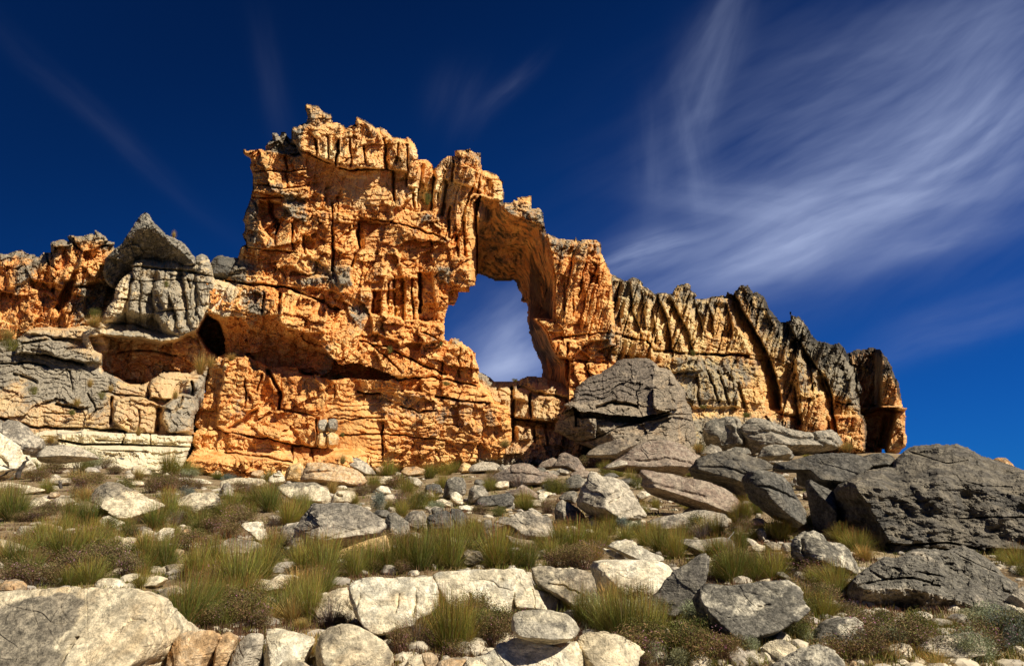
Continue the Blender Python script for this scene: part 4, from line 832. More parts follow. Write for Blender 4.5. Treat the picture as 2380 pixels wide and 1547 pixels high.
boulder(9, [(255, 280), (300, 240), (370, 210), (420, 180), (500, 166), (560, 180), (620, 222), (700, 240), (730, 262), (700, 300), (640, 320), (500, 330), (400, 332), (285, 310)], 'maroon', 'low arched boulder with a maroon tinted face on the upper slope', 'low arched boulder', front=(0, .3), grooves=[([(300, 260), (430, 240), (640, 260)], 3, .2)])
boulder(9, [(285, 318), (330, 290), (400, 288), (400, 330), (350, 350), (290, 338)], 'white')
boulder(9, [(325, 262), (345, 238), (400, 235), (412, 262), (380, 282), (335, 280)], 'white', Y=ground_y(*R(9, [(370, 300)])[0]) - .3)
boulder(9, [(118, 212), (150, 180), (220, 157), (300, 162), (342, 185), (330, 225), (250, 225), (130, 235)], 'pale', 'smooth pale boulder like a loaf below the foot of the arch cliff', 'pale loaf boulder')
boulder(8, [(1920, 150), (1960, 130), (2020, 120), (2060, 145), (2050, 170), (1940, 172)], 'dark')
boulder(8, [(2065, 150), (2070, 90), (2090, 60), (2115, 80), (2122, 130), (2100, 160)], 'dark', 'small dark pointed stone standing upright beside the burnt shrub')
# centre cluster
boulder(9, [(1280, 232), (1310, 208), (1400, 225), (1520, 238), (1620, 268), (1750, 290), (1870, 340), (1960, 408), (2002, 455), (1975, 490), (1900, 545), (1850, 525), (1760, 495), (1680, 475), (1600, 445), (1530, 412), (1450, 392), (1380, 382), (1330, 345), (1300, 300)], 'maroon', 'long tilted slab with dark reddish side and pale blunt end, two little stones on top', 'long tilted slab', T=1.5, front=(-.1, .1), under=(.30, .9), grooves=[([(1320, 310), (1450, 340), (1700, 400)], 4, .25)])
boulder(9, [(1550, 282), (1570, 268), (1615, 272), (1600, 288), (1560, 292)], 'rust', Y=ground_y(*R(9, [(1640, 540)])[0]) + 1.2)
boulder(9, [(1560, 272), (1585, 262), (1602, 268), (1585, 278)], 'rust', Y=ground_y(*R(9, [(1640, 540)])[0]) + 1.2)
boulder(9, [(860, 420), (880, 350), (930, 290), (945, 245), (970, 233), (1000, 248), (1030, 258), (1110, 258), (1180, 290), (1230, 350), (1270, 420), (1330, 490), (1335, 530), (1250, 565), (1200, 550), (1150, 610), (1130, 610), (1080, 585), (1000, 545), (930, 512), (870, 450)], 'pale', 'large block with a shadowed left side and a bright cream slanting right face', 'cream faced block', T=1.7,
        cuts=[(-.85, -.5, .05, *R(9, [(1010, 400)])[0], .9), (.72, -.6, .25, *R(9, [(1150, 400)])[0], .8)], chamf=.7, grooves=[([(1060, 400), (1180, 340), (1250, 420)], 3, .25), ([(1100, 540), (1250, 480), (1320, 520)], 3, .2), ([(1040, 460), (1200, 380)], 2, .15)])
boulder(9, [(705, 500), (720, 450), (760, 412), (810, 440), (870, 470), (920, 520), (928, 555), (850, 560), (800, 585), (715, 585)], 'grey', 'rounded grey boulder at the left foot of the cream faced block', 'rounded grey boulder')
boulder(9, [(738, 402), (780, 365), (840, 353), (870, 370), (862, 420), (850, 448), (800, 432), (750, 418)], 'grey')
boulder(9, [(758, 315), (800, 300), (870, 300), (880, 345), (830, 362), (770, 352)], 'grey')
boulder(9, [(1265, 385), (1300, 358), (1350, 352), (1370, 380), (1330, 410), (1290, 430)], 'white')
boulder(9, [(1345, 600), (1345, 575), (1370, 550), (1450, 530), (1560, 508), (1680, 486), (1780, 488), (1870, 510), (1896, 550), (1892, 605), (1800, 635), (1650, 620), (1500, 620), (1400, 640)], 'pale', 'long low white topped boulder below the long tilted slab', 'long white topped boulder', front=(0, .3), T=.9)
boulder(9, [(1390, 515), (1440, 503), (1545, 505), (1500, 528), (1400, 530)], 'cream')
boulder(9, [(290, 580), (320, 550), (400, 540), (470, 500), (560, 493), (640, 520), (690, 540), (706, 590), (715, 655), (660, 700), (560, 700), (480, 650), (420, 600), (350, 575)], 'pale', 'flat fronted beige grey boulder with a small loose stone on top', 'flat fronted beige boulder')
boulder(9, [(280, 625), (330, 592), (390, 580), (460, 620), (502, 675), (400, 690), (300, 675)], 'grey', None)
boulder(9, [(532, 478), (560, 470), (628, 515), (610, 526), (570, 516), (535, 502)], 'pale', 'small loose stone balanced on the flat fronted beige boulder', None, name='stone', cat='stone', Y=ground_y(*R(9, [(500, 700)])[0]) + .4)
boulder(9, [(190, 640), (200, 575), (240, 550), (280, 553), (288, 600), (250, 650), (200, 655)], 'grey')
boulder(9, [(170, 460), (178, 425), (205, 400), (320, 382), (400, 362), (440, 400), (430, 450), (380, 495), (320, 455), (200, 465)], 'dark', 'low dark rock on the left of the slope heap', 'low dark rock')
boulder(9, [(375, 375), (400, 350), (440, 348), (490, 310), (520, 320), (555, 345), (602, 385), (598, 412), (540, 412), (500, 402), (440, 400)], 'maroon', None)
boulder(9, [(320, 450), (350, 420), (410, 415), (440, 445), (440, 480), (390, 498)], 'grey')
boulder(9, [(118, 430), (130, 345), (165, 315), (220, 318), (262, 370), (250, 400), (205, 425), (150, 455)], 'grey')
boulder(9, [(600, 380), (640, 365), (665, 385), (650, 430), (610, 445), (595, 415)], 'white')
boulder(9, [(510, 420), (560, 412), (620, 425), (640, 460), (560, 480)], 'cream')
boulder(8, [(1480, 400), (1490, 330), (1510, 278), (1560, 258), (1620, 268), (1645, 320), (1632, 375), (1600, 405), (1540, 415)], 'grey', 'round topped grey boulder with a white stone leaning on its front', 'round topped grey boulder')
boulder(8, [(1528, 400), (1530, 380), (1570, 358), (1610, 388), (1618, 445), (1580, 460), (1545, 435)], 'white')
boulder(8, [(1368, 560), (1372, 538), (1440, 500), (1500, 485), (1530, 500), (1560, 560), (1560, 630), (1450, 640), (1390, 650)], 'dark', 'blue black rock with a jagged top in the middle of the slope', 'blue black jagged rock', attr=lambda x, y, z: .3 + 0 * x)
boulder(8, [(1520, 500), (1535, 470), (1600, 478), (1650, 530), (1672, 600), (1650, 650), (1560, 640)], 'dark', 'blue black rounded rock touching the right side of the jagged one', None, attr=lambda x, y, z: .3 + 0 * x)
boulder(8, [(1080, 560), (1110, 510), (1160, 500), (1200, 530), (1250, 570), (1265, 640), (1200, 700), (1130, 680), (1090, 620)], 'grey', None)
boulder(8, [(1212, 545), (1250, 502), (1300, 487), (1350, 495), (1378, 540), (1372, 615), (1300, 625), (1250, 595)], 'pale')
boulder(8, [(998, 512), (1040, 484), (1100, 484), (1138, 510), (1110, 545), (1040, 535)], 'dark')
boulder(8, [(436, 790), (440, 700), (480, 600), (530, 510), (575, 455), (600, 437), (640, 440), (740, 428), (860, 435), (930, 460), (1000, 510), (1080, 560), (1103, 600), (1040, 665), (920, 715), (850, 735), (740, 770), (600, 800), (450, 815)], 'pale', 'big grey domed boulder with layered grain and an ochre edge in mid slope', 'big domed boulder', front=(.05, .35), T=1.5,
        cuts=[(.1, -.6, -.9, *R(8, [(950, 700)])[0], .55)], grooves=[([(700, 700), (850, 640), (1000, 600), (1090, 600)], 2.5, .12), ([(560, 560), (760, 520), (900, 540)], 2, .08), ([(500, 660), (700, 600)], 2, .06)], attr=lambda x, y, z: .22 * np.clip(z * 2, -.5, 1))
boulder(8, [(735, 800), (780, 760), (900, 715), (1000, 680), (1060, 665), (1100, 650), (1112, 720), (1135, 765), (1050, 820), (900, 830), (760, 820)], 'orange', 'ochre stone block peeping out under the big domed boulder', None)
# small pale stones near wall foot
for pts, m in (([(1035, 290), (1080, 255), (1130, 258), (1167, 290), (1130, 315), (1050, 318)], 'cream'), ([(1140, 262), (1165, 238), (1205, 250), (1206, 282), (1170, 292)], 'cream'), ([(1020, 345), (1055, 318), (1110, 330), (1132, 372), (1080, 385)], 'white'), ([(1212, 275), (1260, 256), (1310, 264), (1342, 300), (1320, 335), (1260, 320)], 'pale'),
    ([(1340, 395), (1370, 365), (1410, 365), (1432, 395), (1400, 420)], 'pale'), ([(1430, 420), (1480, 405), (1550, 440), (1540, 470), (1450, 470)], 'cream'), ([(1580, 460), (1640, 450), (1695, 465), (1680, 495), (1600, 490)], 'white'), ([(1530, 160), (1570, 140), (1630, 140), (1640, 165), (1560, 175)], 'white'), ([(1690, 138), (1760, 130), (1785, 145), (1740, 160), (1695, 158)], 'white'),
    ([(1690, 310), (1700, 280), (1740, 276), (1770, 300), (1740, 325)], 'dark'), ([(2060, 440), (2100, 415), (2160, 420), (2150, 460), (2080, 465)], 'pale'), ([(1410, 120), (1440, 85), (1480, 80), (1530, 120), (1510, 150), (1430, 150)], 'maroon'), ([(1900, 650), (1990, 680), (2080, 690), (2150, 720), (2175, 745), (2050, 760), (1950, 720)], 'cream'),
    ([(1600, 830), (1620, 770), (1650, 750), (1740, 765), (1760, 830), (1700, 870), (1620, 870)], 'cream'), ([(1395, 880), (1410, 850), (1440, 860), (1440, 895), (1400, 905)], 'cream'), ([(380, 640), (400, 610), (480, 605), (470, 680), (430, 720), (390, 700)], 'pale')):
    boulder(8, pts, m)
# ledges joining the wall foot
boulder(8, [(-30, 290), (40, 272), (100, 268), (200, 270), (262, 272), (284, 292), (260, 330), (180, 350), (60, 370), (-30, 370)], 'cream', 'flat cream ledge stone in front of the orange wall, left of the cairn', 'flat cream ledge stone')
boulder(8, [(360, 340), (375, 315), (450, 298), (620, 294), (660, 320), (700, 340), (722, 400), (700, 450), (600, 450), (480, 440), (400, 390)], 'cream', 'broad cream ledge stone with a pitted rim below the cairn', 'pitted cream ledge stone', attr=lambda x, y, z: .2 * np.clip(z * 3, -1, 1))
boulder(8, [(718, 420), (735, 385), (765, 354), (870, 358), (895, 400), (870, 445), (730, 448)], 'cream', 'cream block with a dark oval hollow to the right of the pitted ledge', None, grooves=[([(765, 385), (800, 392)], 3, .3)])
boulder(8, [(400, 280), (415, 220), (440, 175), (520, 165), (540, 230), (510, 290), (440, 300)], 'orange', 'small ochre block of the wall foot touching the cairn', None)
boulder(8, [(510, 290), (525, 215), (560, 163), (640, 160), (760, 175), (830, 190), (900, 215), (940, 250), (965, 290), (950, 330), (850, 335), (700, 320), (560, 300)], 'rust', 'wide mottled maroon and cream rock at the foot of the orange wall', 'wide mottled rock', front=(0, .4), grooves=[([(560, 240), (700, 230), (820, 220), (900, 260)], 2.5, .3)])
boulder(8, [(830, 130), (900, 128), (960, 160), (1000, 205), (1025, 245), (960, 255), (900, 225), (835, 195)], 'pale')
boulder(8, [(1190, 230), (1220, 195), (1300, 190), (1365, 210), (1350, 245), (1250, 262)], 'rust')
boulder(8, [(1410, 150), (1440, 110), (1500, 90), (1535, 130), (1600, 130), (1620, 160), (1500, 180)], 'rust')
# cairn
cairn_y = ground_y(*R(8, [(350, 320)])[0])
cairn = obj('cairn', None, loc=P(*R(8, [(350, 305)])[0], cairn_y)); cairn = props(cairn, 'little cairn of stacked white stones at the foot of the orange wall', 'cairn')
LANDMARKS.append((642, 1108, 'white cairn'))
for pts, m in (([(290, 295), (300, 262), (325, 245), (392, 248), (402, 290), (370, 312), (310, 310)], 'white'), ([(320, 252), (330, 236), (390, 240), (400, 252), (360, 262)], 'white'), ([(335, 240), (345, 228), (388, 230), (385, 242)], 'cream'), ([(350, 230), (362, 218), (378, 222), (376, 232)], 'white')):
    s_ = boulder(8, pts, m, Y=cairn_y, parent=cairn, name='stacked_stone')
    s_.location = [s_.location[i] - cairn.location[i] for i in range(3)]; s_.parent = cairn
# ---- left middle ground
boulder(7, [(615, 410), (630, 375), (655, 335), (720, 297), (800, 300), (900, 342), (1000, 400), (1100, 438), (1122, 465), (1060, 505), (960, 530), (930, 580), (850, 590), (820, 505), (730, 455), (640, 435)], 'cream', 'tilted cream block with a white split edge in the reeds at left', 'tilted cream block', T=.9, grooves=[([(790, 305), (900, 370), (960, 410), (1090, 450)], 2.5, .15)], attr=lambda x, y, z: .18 * np.clip(-x * 2 + z, -.5, 1))
for pts, m, lab, ref in (([(888, 212), (900, 190), (935, 187), (1020, 215), (1028, 245), (960, 260), (900, 240)], 'cream', None, None), ([(963, 185), (985, 165), (1020, 150), (1060, 180), (1102, 210), (1030, 215)], 'cream', None, None),
    ([(-60, 310), (0, 298), (80, 296), (200, 320), (322, 350), (200, 385), (50, 365), (-60, 365)], 'cream', 'flat cream stone cut by the left frame above the dark reeds', 'flat left cream stone'),
    ([(668, 565), (700, 530), (740, 523), (835, 572), (800, 610), (720, 615)], 'white', None, None), ([(962, 700), (965, 640), (975, 608), (1040, 640), (1085, 640), (1110, 605), (1180, 610), (1175, 650), (1155, 690), (1100, 710), (970, 715)], 'white', 'bright white stone with two humps among brown heath', 'two humped white stone'),
    ([(1200, 720), (1210, 685), (1240, 670), (1290, 673), (1332, 720), (1320, 765), (1240, 755)], 'white', None, None), ([(108, 660), (115, 620), (140, 593), (200, 590), (250, 612), (262, 645), (180, 660), (150, 680)], 'pale', None, None), ([(270, 600), (300, 572), (350, 580), (385, 600), (330, 630)], 'rust', None, None), ([(1400, 755), (1430, 728), (1500, 720), (1560, 680), (1640, 683), (1740, 695), (1815, 745), (1800, 780), (1600, 800), (1480, 800)], 'pale', 'flat layered grey stone in the reeds left of the big domed boulder', 'flat layered grey stone'),
    ([(740, 680), (800, 658), (860, 680), (920, 720), (940, 760), (850, 755)], 'cream', None, None), ([(1195, 420), (1300, 368), (1450, 363), (1482, 400), (1440, 480), (1390, 550), (1280, 510), (1220, 455)], 'cream', 'wide white cream slab in the middle of the left slope', 'white cream slab'),
    ([(1478, 395), (1500, 345), (1520, 308), (1550, 293), (1582, 340), (1582, 395), (1520, 415)], 'pale', 'small pointed pale stone standing above the reed clump', None), ([(1635, 590), (1660, 568), (1790, 563), (1775, 610), (1820, 680), (1790, 710), (1700, 650)], 'white', None, None),
    ([(-60, 690), (0, 680), (60, 692), (140, 720), (235, 790), (200, 840), (100, 790), (-60, 775)], 'cream', None, None), ([(1240, 630), (1262, 612), (1300, 620), (1305, 648), (1270, 662)], 'rust', None, None), ([(1190, 275), (1250, 262), (1380, 275), (1428, 300), (1400, 318), (1300, 310)], 'white', None, None),
    ([(320, 290), (340, 268), (480, 266), (485, 300), (420, 325), (350, 320)], 'cream', None, None), ([(870, 305), (900, 288), (970, 292), (985, 315), (930, 330)], 'cream', None, None), ([(640, 990), (670, 962), (700, 950), (760, 950), (822, 965), (848, 1000), (820, 1025), (650, 1025)], 'white', 'cream stone resting against the top of the large corner boulder', None),
    ([(5, 1010), (10, 985), (35, 962), (75, 955), (130, 970), (168, 1012), (165, 1038), (90, 1042), (12, 1036)], 'rust', 'smooth reddish brown egg shaped stone on the large corner boulder at left', 'egg shaped reddish stone'),
    ([(1440, 1240), (1470, 1215), (1530, 1215), (1530, 1245), (1470, 1255)], 'cream', None, None), ([(1860, 1250), (1900, 1215), (2010, 1212), (1990, 1245), (1900, 1275)], 'cream', None, None), ([(1690, 1010), (1680, 965), (1780, 955), (1830, 985), (1900, 920), (2000, 925), (2090, 955), (2010, 1025), (1850, 1055), (1740, 1050)], 'white', 'flat white rock sheet between the reed clumps left of the white ledge', 'flat white rock sheet'),
    ([(1050, 1080), (1080, 1035), (1135, 1008), (1150, 1060), (1130, 1130), (1070, 1120)], 'cream', None, None), ([(1900, 620), (1950, 580), (2040, 565), (2010, 640), (1960, 730), (1920, 720)], 'pale', None, None), ([(1120, 860), (1200, 850), (1300, 850), (1290, 910), (1180, 920)], 'cream', None, None), ([(1560, 1040), (1720, 1060), (1880, 1080), (1840, 1130), (1640, 1110)], 'cream', None, None),
    ([(860, 980), (930, 950), (1080, 930), (1150, 950), (1080, 1010), (900, 1020)], 'cream', None, None), ([(350, 440), (380, 400), (470, 395), (500, 430), (430, 480), (370, 490)], 'cream', None, None), ([(200, 480), (215, 410), (290, 395), (330, 420), (300, 470), (240, 510)], 'cream', None, None)):
    boulder(7, pts, m, lab, ref)
boulder(5, [(-80, 1230), (0, 1240), (60, 1280), (125, 1330), (132, 1395), (190, 1388), (218, 1440), (180, 1500), (120, 1545), (-80, 1600)], 'white', 'tall cream boulder at the left frame with a burnt branch in front', 'tall cream boulder at left', Y=44, grooves=[([(60, 1280), (40, 1400), (120, 1480)], 4, .5)])
boulder(5, [(15, 1170), (60, 1148), (120, 1155), (180, 1200), (200, 1250), (292, 1285), (285, 1340), (220, 1395), (130, 1390), (120, 1320), (60, 1280)], 'pale', 'rounded pale boulder behind the tall cream one at the left frame', 'rounded pale boulder at left', Y=50)
boulder(5, [(-80, 1160), (0, 1150), (30, 1180), (60, 1250), (0, 1250), (-80, 1240)], 'grey', Y=53)
boulder(5, [(245, 1400), (270, 1365), (330, 1330), (420, 1324), (540, 1340), (610, 1370), (655, 1415), (400, 1440), (280, 1440)], 'pale', Y=47)
# ---- front row
boulder(7, [(-160, 1100), (-80, 1060), (0, 1045), (150, 1033), (350, 1015), (550, 1008), (700, 1010), (850, 1008), (950, 1010), (1040, 1058), (1100, 1110), (1112, 1220), (1140, 1290), (1166, 1370), (1142, 1450), (1085, 1510), (1060, 1640), (600, 1700), (-160, 1700)], 'cream', 'large flat topped cream boulder with a grey lichen front in the bottom left corner', 'large corner boulder', Y=8.9, T=.9, front=(.1, .55), rough=.6,
        grooves=[([(690, 1320), (670, 1440), (650, 1560)], 4, .16), ([(930, 1300), (1000, 1210), (1100, 1220)], 3, .06)], attr=lambda x, y, z: .42 * sstep(x + .28 * fbm(x * 3, y * 3, z * 3, 4, 7), .42, -.1) * sstep(z + .12 * fbm(x * 4, y * 4, z * 4, 3, 8), .40, .2) - .14)
boulder(7, [(1148, 1465), (1180, 1380), (1230, 1320), (1330, 1303), (1450, 1303), (1502, 1325), (1475, 1430), (1432, 1580), (1380, 1680), (1130, 1680)], 'rust', 'rust stained cream stone, first of the upright row along the bottom', 'rust stained stone', Y=9.0, T=.4)
boulder(7, [(1505, 1335), (1560, 1316), (1625, 1340), (1602, 1400), (1560, 1510), (1530, 1640), (1420, 1650), (1450, 1475)], 'rust', 'narrow rusty stone squeezed between two wider stones at the bottom', None, Y=9.05, T=.36)
boulder(7, [(1620, 1395), (1680, 1330), (1740, 1316), (1788, 1330), (1788, 1400), (1762, 1510), (1740, 1640), (1540, 1650), (1570, 1480)], 'pale', 'blue grey and white oval stone in the bottom row', 'oval blue grey stone', Y=9.0, T=.4)
boulder(7, [(1808, 1310), (1870, 1284), (1950, 1300), (2060, 1318), (2122, 1350), (2124, 1420), (2085, 1520), (1950, 1650), (1780, 1600), (1790, 1500), (1830, 1400)], 'white', 'white stone with a rusty foot in the bottom row behind a grass tuft', 'white bottom row stone', Y=9.1, T=.45)
boulder(8, [(612, 1420), (640, 1330), (700, 1275), (790, 1258), (900, 1273), (1000, 1318), (1090, 1388), (1128, 1480), (1112, 1580), (1000, 1680), (700, 1680), (620, 1540)], 'cream', 'smooth rounded cream boulder at the bottom, left of centre', 'smooth rounded boulder', Y=9.0, T=.55, rough=.5, attr=lambda x, y, z: -.05 + 0 * x)
boulder(8, [(340, 1570), (390, 1515), (450, 1503), (520, 1518), (565, 1565), (520, 1640), (350, 1640)], 'cream', Y=8.5, T=.25)
boulder(8, [(1205, 1560), (1250, 1490), (1310, 1473), (1345, 1510), (1362, 1560), (1340, 1650), (1210, 1650)], 'cream', Y=8.8, T=.25)
boulder(8, [(1338, 1460), (1400, 1448), (1452, 1490), (1445, 1550), (1400, 1610), (1350, 1590)], 'rust', Y=9., T=.22)
boulder(8, [(1410, 1570), (1450, 1520), (1530, 1500), (1620, 1512), (1655, 1560), (1620, 1640), (1420, 1640)], 'rust', Y=8.7, T=.25)
boulder(8, [(1610, 1570), (1640, 1510), (1700, 1495), (1760, 1520), (1800, 1580), (1700, 1640), (1620, 1640)], 'cream', Y=8.6, T=.3)
boulder(9, [(60, 1600), (90, 1547), (140, 1500), (240, 1468), (290, 1430), (330, 1393), (430, 1358), (560, 1370), (700, 1410), (800, 1400), (850, 1370), (900, 1440), (905, 1520), (930, 1660), (500, 1720), (60, 1700)], 'white', 'broad white base rock carrying the flat round boulder', 'white base rock', Y=9.0, T=.75, front=(0, .8), under=None)
boulder(9, [(845, 1420), (868, 1350), (940, 1318), (1010, 1316), (1130, 1335), (1230, 1378), (1335, 1448), (1280, 1480), (1240, 1580), (1200, 1700), (920, 1700), (880, 1500)], 'cream', 'cream dome of rock at the bottom centre right of the flat round boulder', 'cream dome rock', Y=9.1, T=.75, front=(0, .5))
boulder(9, [(672, 1440), (700, 1385), (750, 1370), (800, 1375), (790, 1430), (750, 1462), (700, 1458)], 'rust', 'brown wedge stone holding up the flat round boulder', None, Y=8.95, T=.16)
boulder(9, [(416, 1300), (420, 1240), (430, 1200), (470, 1175), (560, 1160), (680, 1163), (790, 1188), (850, 1238), (880, 1298), (855, 1345), (790, 1385), (680, 1402), (560, 1388), (450, 1352)], 'speck', 'flat round grey boulder balanced on the white base rock', 'flat round boulder', Y=8.9, T=.5, front=(.12, .9), under=(.36, 1.6), rough=.45, chamf=1., attr=lambda x, y, z: -.14 + 0 * x)
# white ledge blocks
boulder(8, [(840, 1030), (850, 1000), (880, 963), (960, 945), (1100, 940), (1250, 938), (1400, 935), (1432, 980), (1458, 1060), (1458, 1130), (1400, 1190), (1330, 1210), (1300, 1330), (1200, 1360), (1060, 1350), (960, 1290), (900, 1215), (890, 1130), (850, 1080)], 'white', 'big squarish white block, left end of the white ledge', 'left white ledge block', T=.75, front=(.08, .35), rough=.55, grooves=[([(940, 1050), (935, 1130)], 3, .10), ([(1200, 1050), (1190, 1160)], 3, .10), ([(1310, 1010), (1310, 1180)], 4, .12), ([(860, 1060), (920, 1130), (940, 1260)], 3, .08)])
boulder(8, [(590, 1130), (680, 1060), (760, 1020), (830, 1010), (840, 1060), (832, 1130), (882, 1170), (870, 1220), (760, 1240), (640, 1230)], 'cream', 'low cream rock wedged left of the white ledge', 'low cream wedge rock')
boulder(8, [(1405, 930), (1450, 900), (1600, 895), (1700, 892), (1850, 885), (1900, 893), (1950, 920), (1985, 965), (1990, 1080), (1985, 1190), (1900, 1230), (1780, 1230), (1750, 1200), (1640, 1190), (1500, 1170), (1455, 1080), (1430, 980)], 'white', 'long white block forming the middle of the white ledge, small black pit near its top', 'middle white ledge block', T=.75, front=(0, .35), rough=.5, grooves=[([(1670, 1050), (1680, 1180)], 3, .12), ([(1755, 1070), (1750, 1190)], 4, .16), ([(1870, 955), (1890, 958)], 3.5, .2), ([(1730, 950), (1830, 970), (1860, 1000), (1960, 1030)], 1.5, .08)])
boulder(9, [(320, 900), (420, 876), (500, 888), (550, 955), (572, 1020), (640, 1038), (730, 1078), (765, 1190), (600, 1190), (450, 1180), (435, 1060), (390, 960)], 'white', 'white wedge of the ledge behind the flat round boulder', None, T=.7, front=(0, .35), rough=.6, grooves=[([(320, 950), (420, 1000), (440, 1060)], 1.5, .08), ([(560, 1020), (570, 1130)], 2, .08)])
boulder(9, [(548, 882), (600, 863), (680, 867), (740, 885), (850, 880), (930, 898), (978, 940), (1002, 1020), (1022, 1090), (1000, 1180), (850, 1170), (740, 1085), (600, 1015), (565, 962)], 'cream', 'cream white ledge block with branching cracks under the heath', 'cracked ledge block', T=.75, front=(0, .4), rough=.6, grooves=[([(665, 985), (720, 988), (785, 1000)], 2.2, .14), ([(720, 870), (735, 930), (730, 990)], 1.5, .06), ([(790, 1010), (860, 1040), (940, 1085)], 2, .12), ([(600, 1015), (720, 1050), (750, 1160)], 2, .08)])
boulder(9, [(982, 880), (1010, 840), (1080, 829), (1250, 828), (1420, 832), (1482, 860), (1525, 905), (1500, 950), (1430, 1025), (1400, 1120), (1320, 1140), (1200, 1120), (1060, 1130), (1010, 1060), (998, 950)], 'white', 'right end block of the white ledge with a smooth flat top', 'right white ledge block', T=.8, front=(.05, .35), rough=.5, grooves=[([(1040, 910), (1035, 1000), (1045, 1080)], 2.5, .12), ([(1100, 890), (1250, 900)], 2, .05)], attr=lambda x, y, z: .2 * sstep(-z, -.2, .3))
led_y = ground_y(*R(9, [(1250, 1100)])[0])
boulder(9, [(1062, 735), (1090, 705), (1140, 688), (1200, 698), (1290, 728), (1380, 778), (1450, 800), (1455, 830), (1400, 836), (1250, 832), (1170, 792), (1120, 752)], 'speck', 'pale lens shaped slab lying on the right end of the white ledge', 'lens shaped slab', Y=led_y + 1.0, T=.3, front=(0, .3), attr=lambda x, y, z: -.22 + 0 * x)
boulder(9, [(1035, 742), (1100, 758), (1180, 800), (1205, 828), (1130, 832), (1075, 792)], 'white', 'thin white slab tucked under the lens shaped slab', None, name='stone', cat='stone', Y=led_y + 1.15, T=.22)
boulder(9, [(1740, 770), (1752, 765), (1765, 830), (1748, 930), (1722, 1000), (1692, 1075), (1620, 1140), (1540, 1210), (1480, 1240), (1390, 1210), (1320, 1130), (1420, 1020), (1450, 970), (1530, 900), (1620, 850), (1700, 790)], 'dark', 'dark upright leaning rock with a pointed top beside the white ledge', 'dark leaning rock', T=.5, front=(-.1, .15), attr=lambda x, y, z: -.05 + 0 * x)
boulder(9, [(1675, 1110), (1695, 1040), (1740, 985), (1830, 990), (1920, 1000), (2060, 990), (2180, 975), (2300, 958), (2352, 990), (2368, 1040), (2340, 1090), (2372, 1150), (2366, 1210), (2285, 1290), (2200, 1350), (2020, 1370), (1880, 1410), (1800, 1390), (1720, 1300), (1680, 1210)], 'speck', 'massive speckled black and white boulder with a ledge across its front', 'massive speckled boulder', T=.95, front=(.05, .2), grooves=[([(1820, 1220), (2000, 1170), (2200, 1170), (2340, 1200)], 7, -.16), ([(2040, 1140), (2120, 1120)], 4, .12)], attr=lambda x, y, z: -.06 + .12 * sstep(-z, -.1, .25))
for pts, m in (([(1375, 1400), (1410, 1330), (1450, 1322), (1482, 1380), (1460, 1410)], 'cream'), ([(1495, 1370), (1540, 1290), (1620, 1273), (1672, 1300), (1672, 1380), (1600, 1415), (1510, 1405)], 'pale'), ([(1665, 1440), (1700, 1390), (1760, 1378), (1818, 1410), (1822, 1480), (1740, 1530), (1680, 1500)], 'cream')):
    boulder(9, pts, m)
# right part
for pts, m, lab, ref in (([(565, 1490), (600, 1415), (650, 1375), (700, 1358), (760, 1368), (830, 1418), (875, 1452), (800, 1510), (720, 1560), (600, 1560)], 'cream', 'cream dome shaped stone below the massive speckled boulder', 'cream dome stone'),
    ([(630, 1590), (720, 1520), (790, 1470), (850, 1430), (950, 1398), (1020, 1398), (1090, 1440), (1160, 1520), (1200, 1620), (900, 1700), (640, 1680)], 'speck', 'grey speckled rounded rock at the bottom edge right of centre', 'speckled bottom rock'),
    ([(950, 1370), (1000, 1310), (1050, 1260), (1130, 1228), (1230, 1218), (1282, 1250), (1303, 1320), (1290, 1385), (1220, 1405), (1110, 1440), (1020, 1420)], 'speck', 'crest shaped rock half in shade under the overhanging lower right boulder', 'crest shaped rock'),
    ([(1640, 1430), (1720, 1370), (1800, 1338), (1900, 1323), (2020, 1310), (2085, 1330), (2125, 1400), (2110, 1480), (1950, 1500), (1750, 1480)], 'pale', 'low grey stone behind a sage bush in the bottom right corner', 'low corner stone'),
    ([(790, 720), (800, 688), (830, 658), (870, 638), (940, 618), (1003, 650), (1022, 700), (1130, 710), (1190, 748), (1232, 820), (1268, 900), (1225, 950), (1130, 940), (1040, 900), (960, 870), (900, 810), (880, 860), (850, 840), (800, 800)], 'speck', 'angular grey rock split by a dark crack in front of the charcoal boulder', 'split angular rock'),
    ([(500, 290), (505, 260), (530, 213), (600, 203), (680, 223), (742, 250), (792, 310), (832, 380), (892, 480), (902, 570), (840, 610), (780, 560), (680, 530), (600, 470), (550, 410), (520, 335)], 'dark', 'dark flat faced slab tilted on edge left of the charcoal boulder', 'dark edge slab'),
    ([(125, 200), (150, 140), (220, 110), (330, 78), (450, 93), (560, 130), (660, 168), (705, 210), (600, 215), (530, 225), (505, 270), (515, 335), (470, 392), (420, 375), (370, 315), (250, 285), (150, 232)], 'big', 'wide blue grey slab tilting down to the left behind the dark edge slab', 'wide blue grey slab')):
    kw = dict(grooves=[([(855, 690), (850, 760), (880, 850)], 3, .3)]) if ref == 'split angular rock' else {}
    if ref == 'wide blue grey slab': kw = dict(Y=30, T=1.7, front=(-.05, .25), under=(.35, .9), grooves=[([(250, 130), (400, 160), (600, 180)], 3, .2), ([(160, 200), (330, 210), (450, 260)], 3, .3)])
    if ref == 'dark edge slab': kw = dict(Y=19, T=.5, front=(.1, .1), grooves=[([(550, 330), (680, 360), (820, 420)], 2.5, .15)])
    boulder(10, pts, m, lab, ref, **kw)
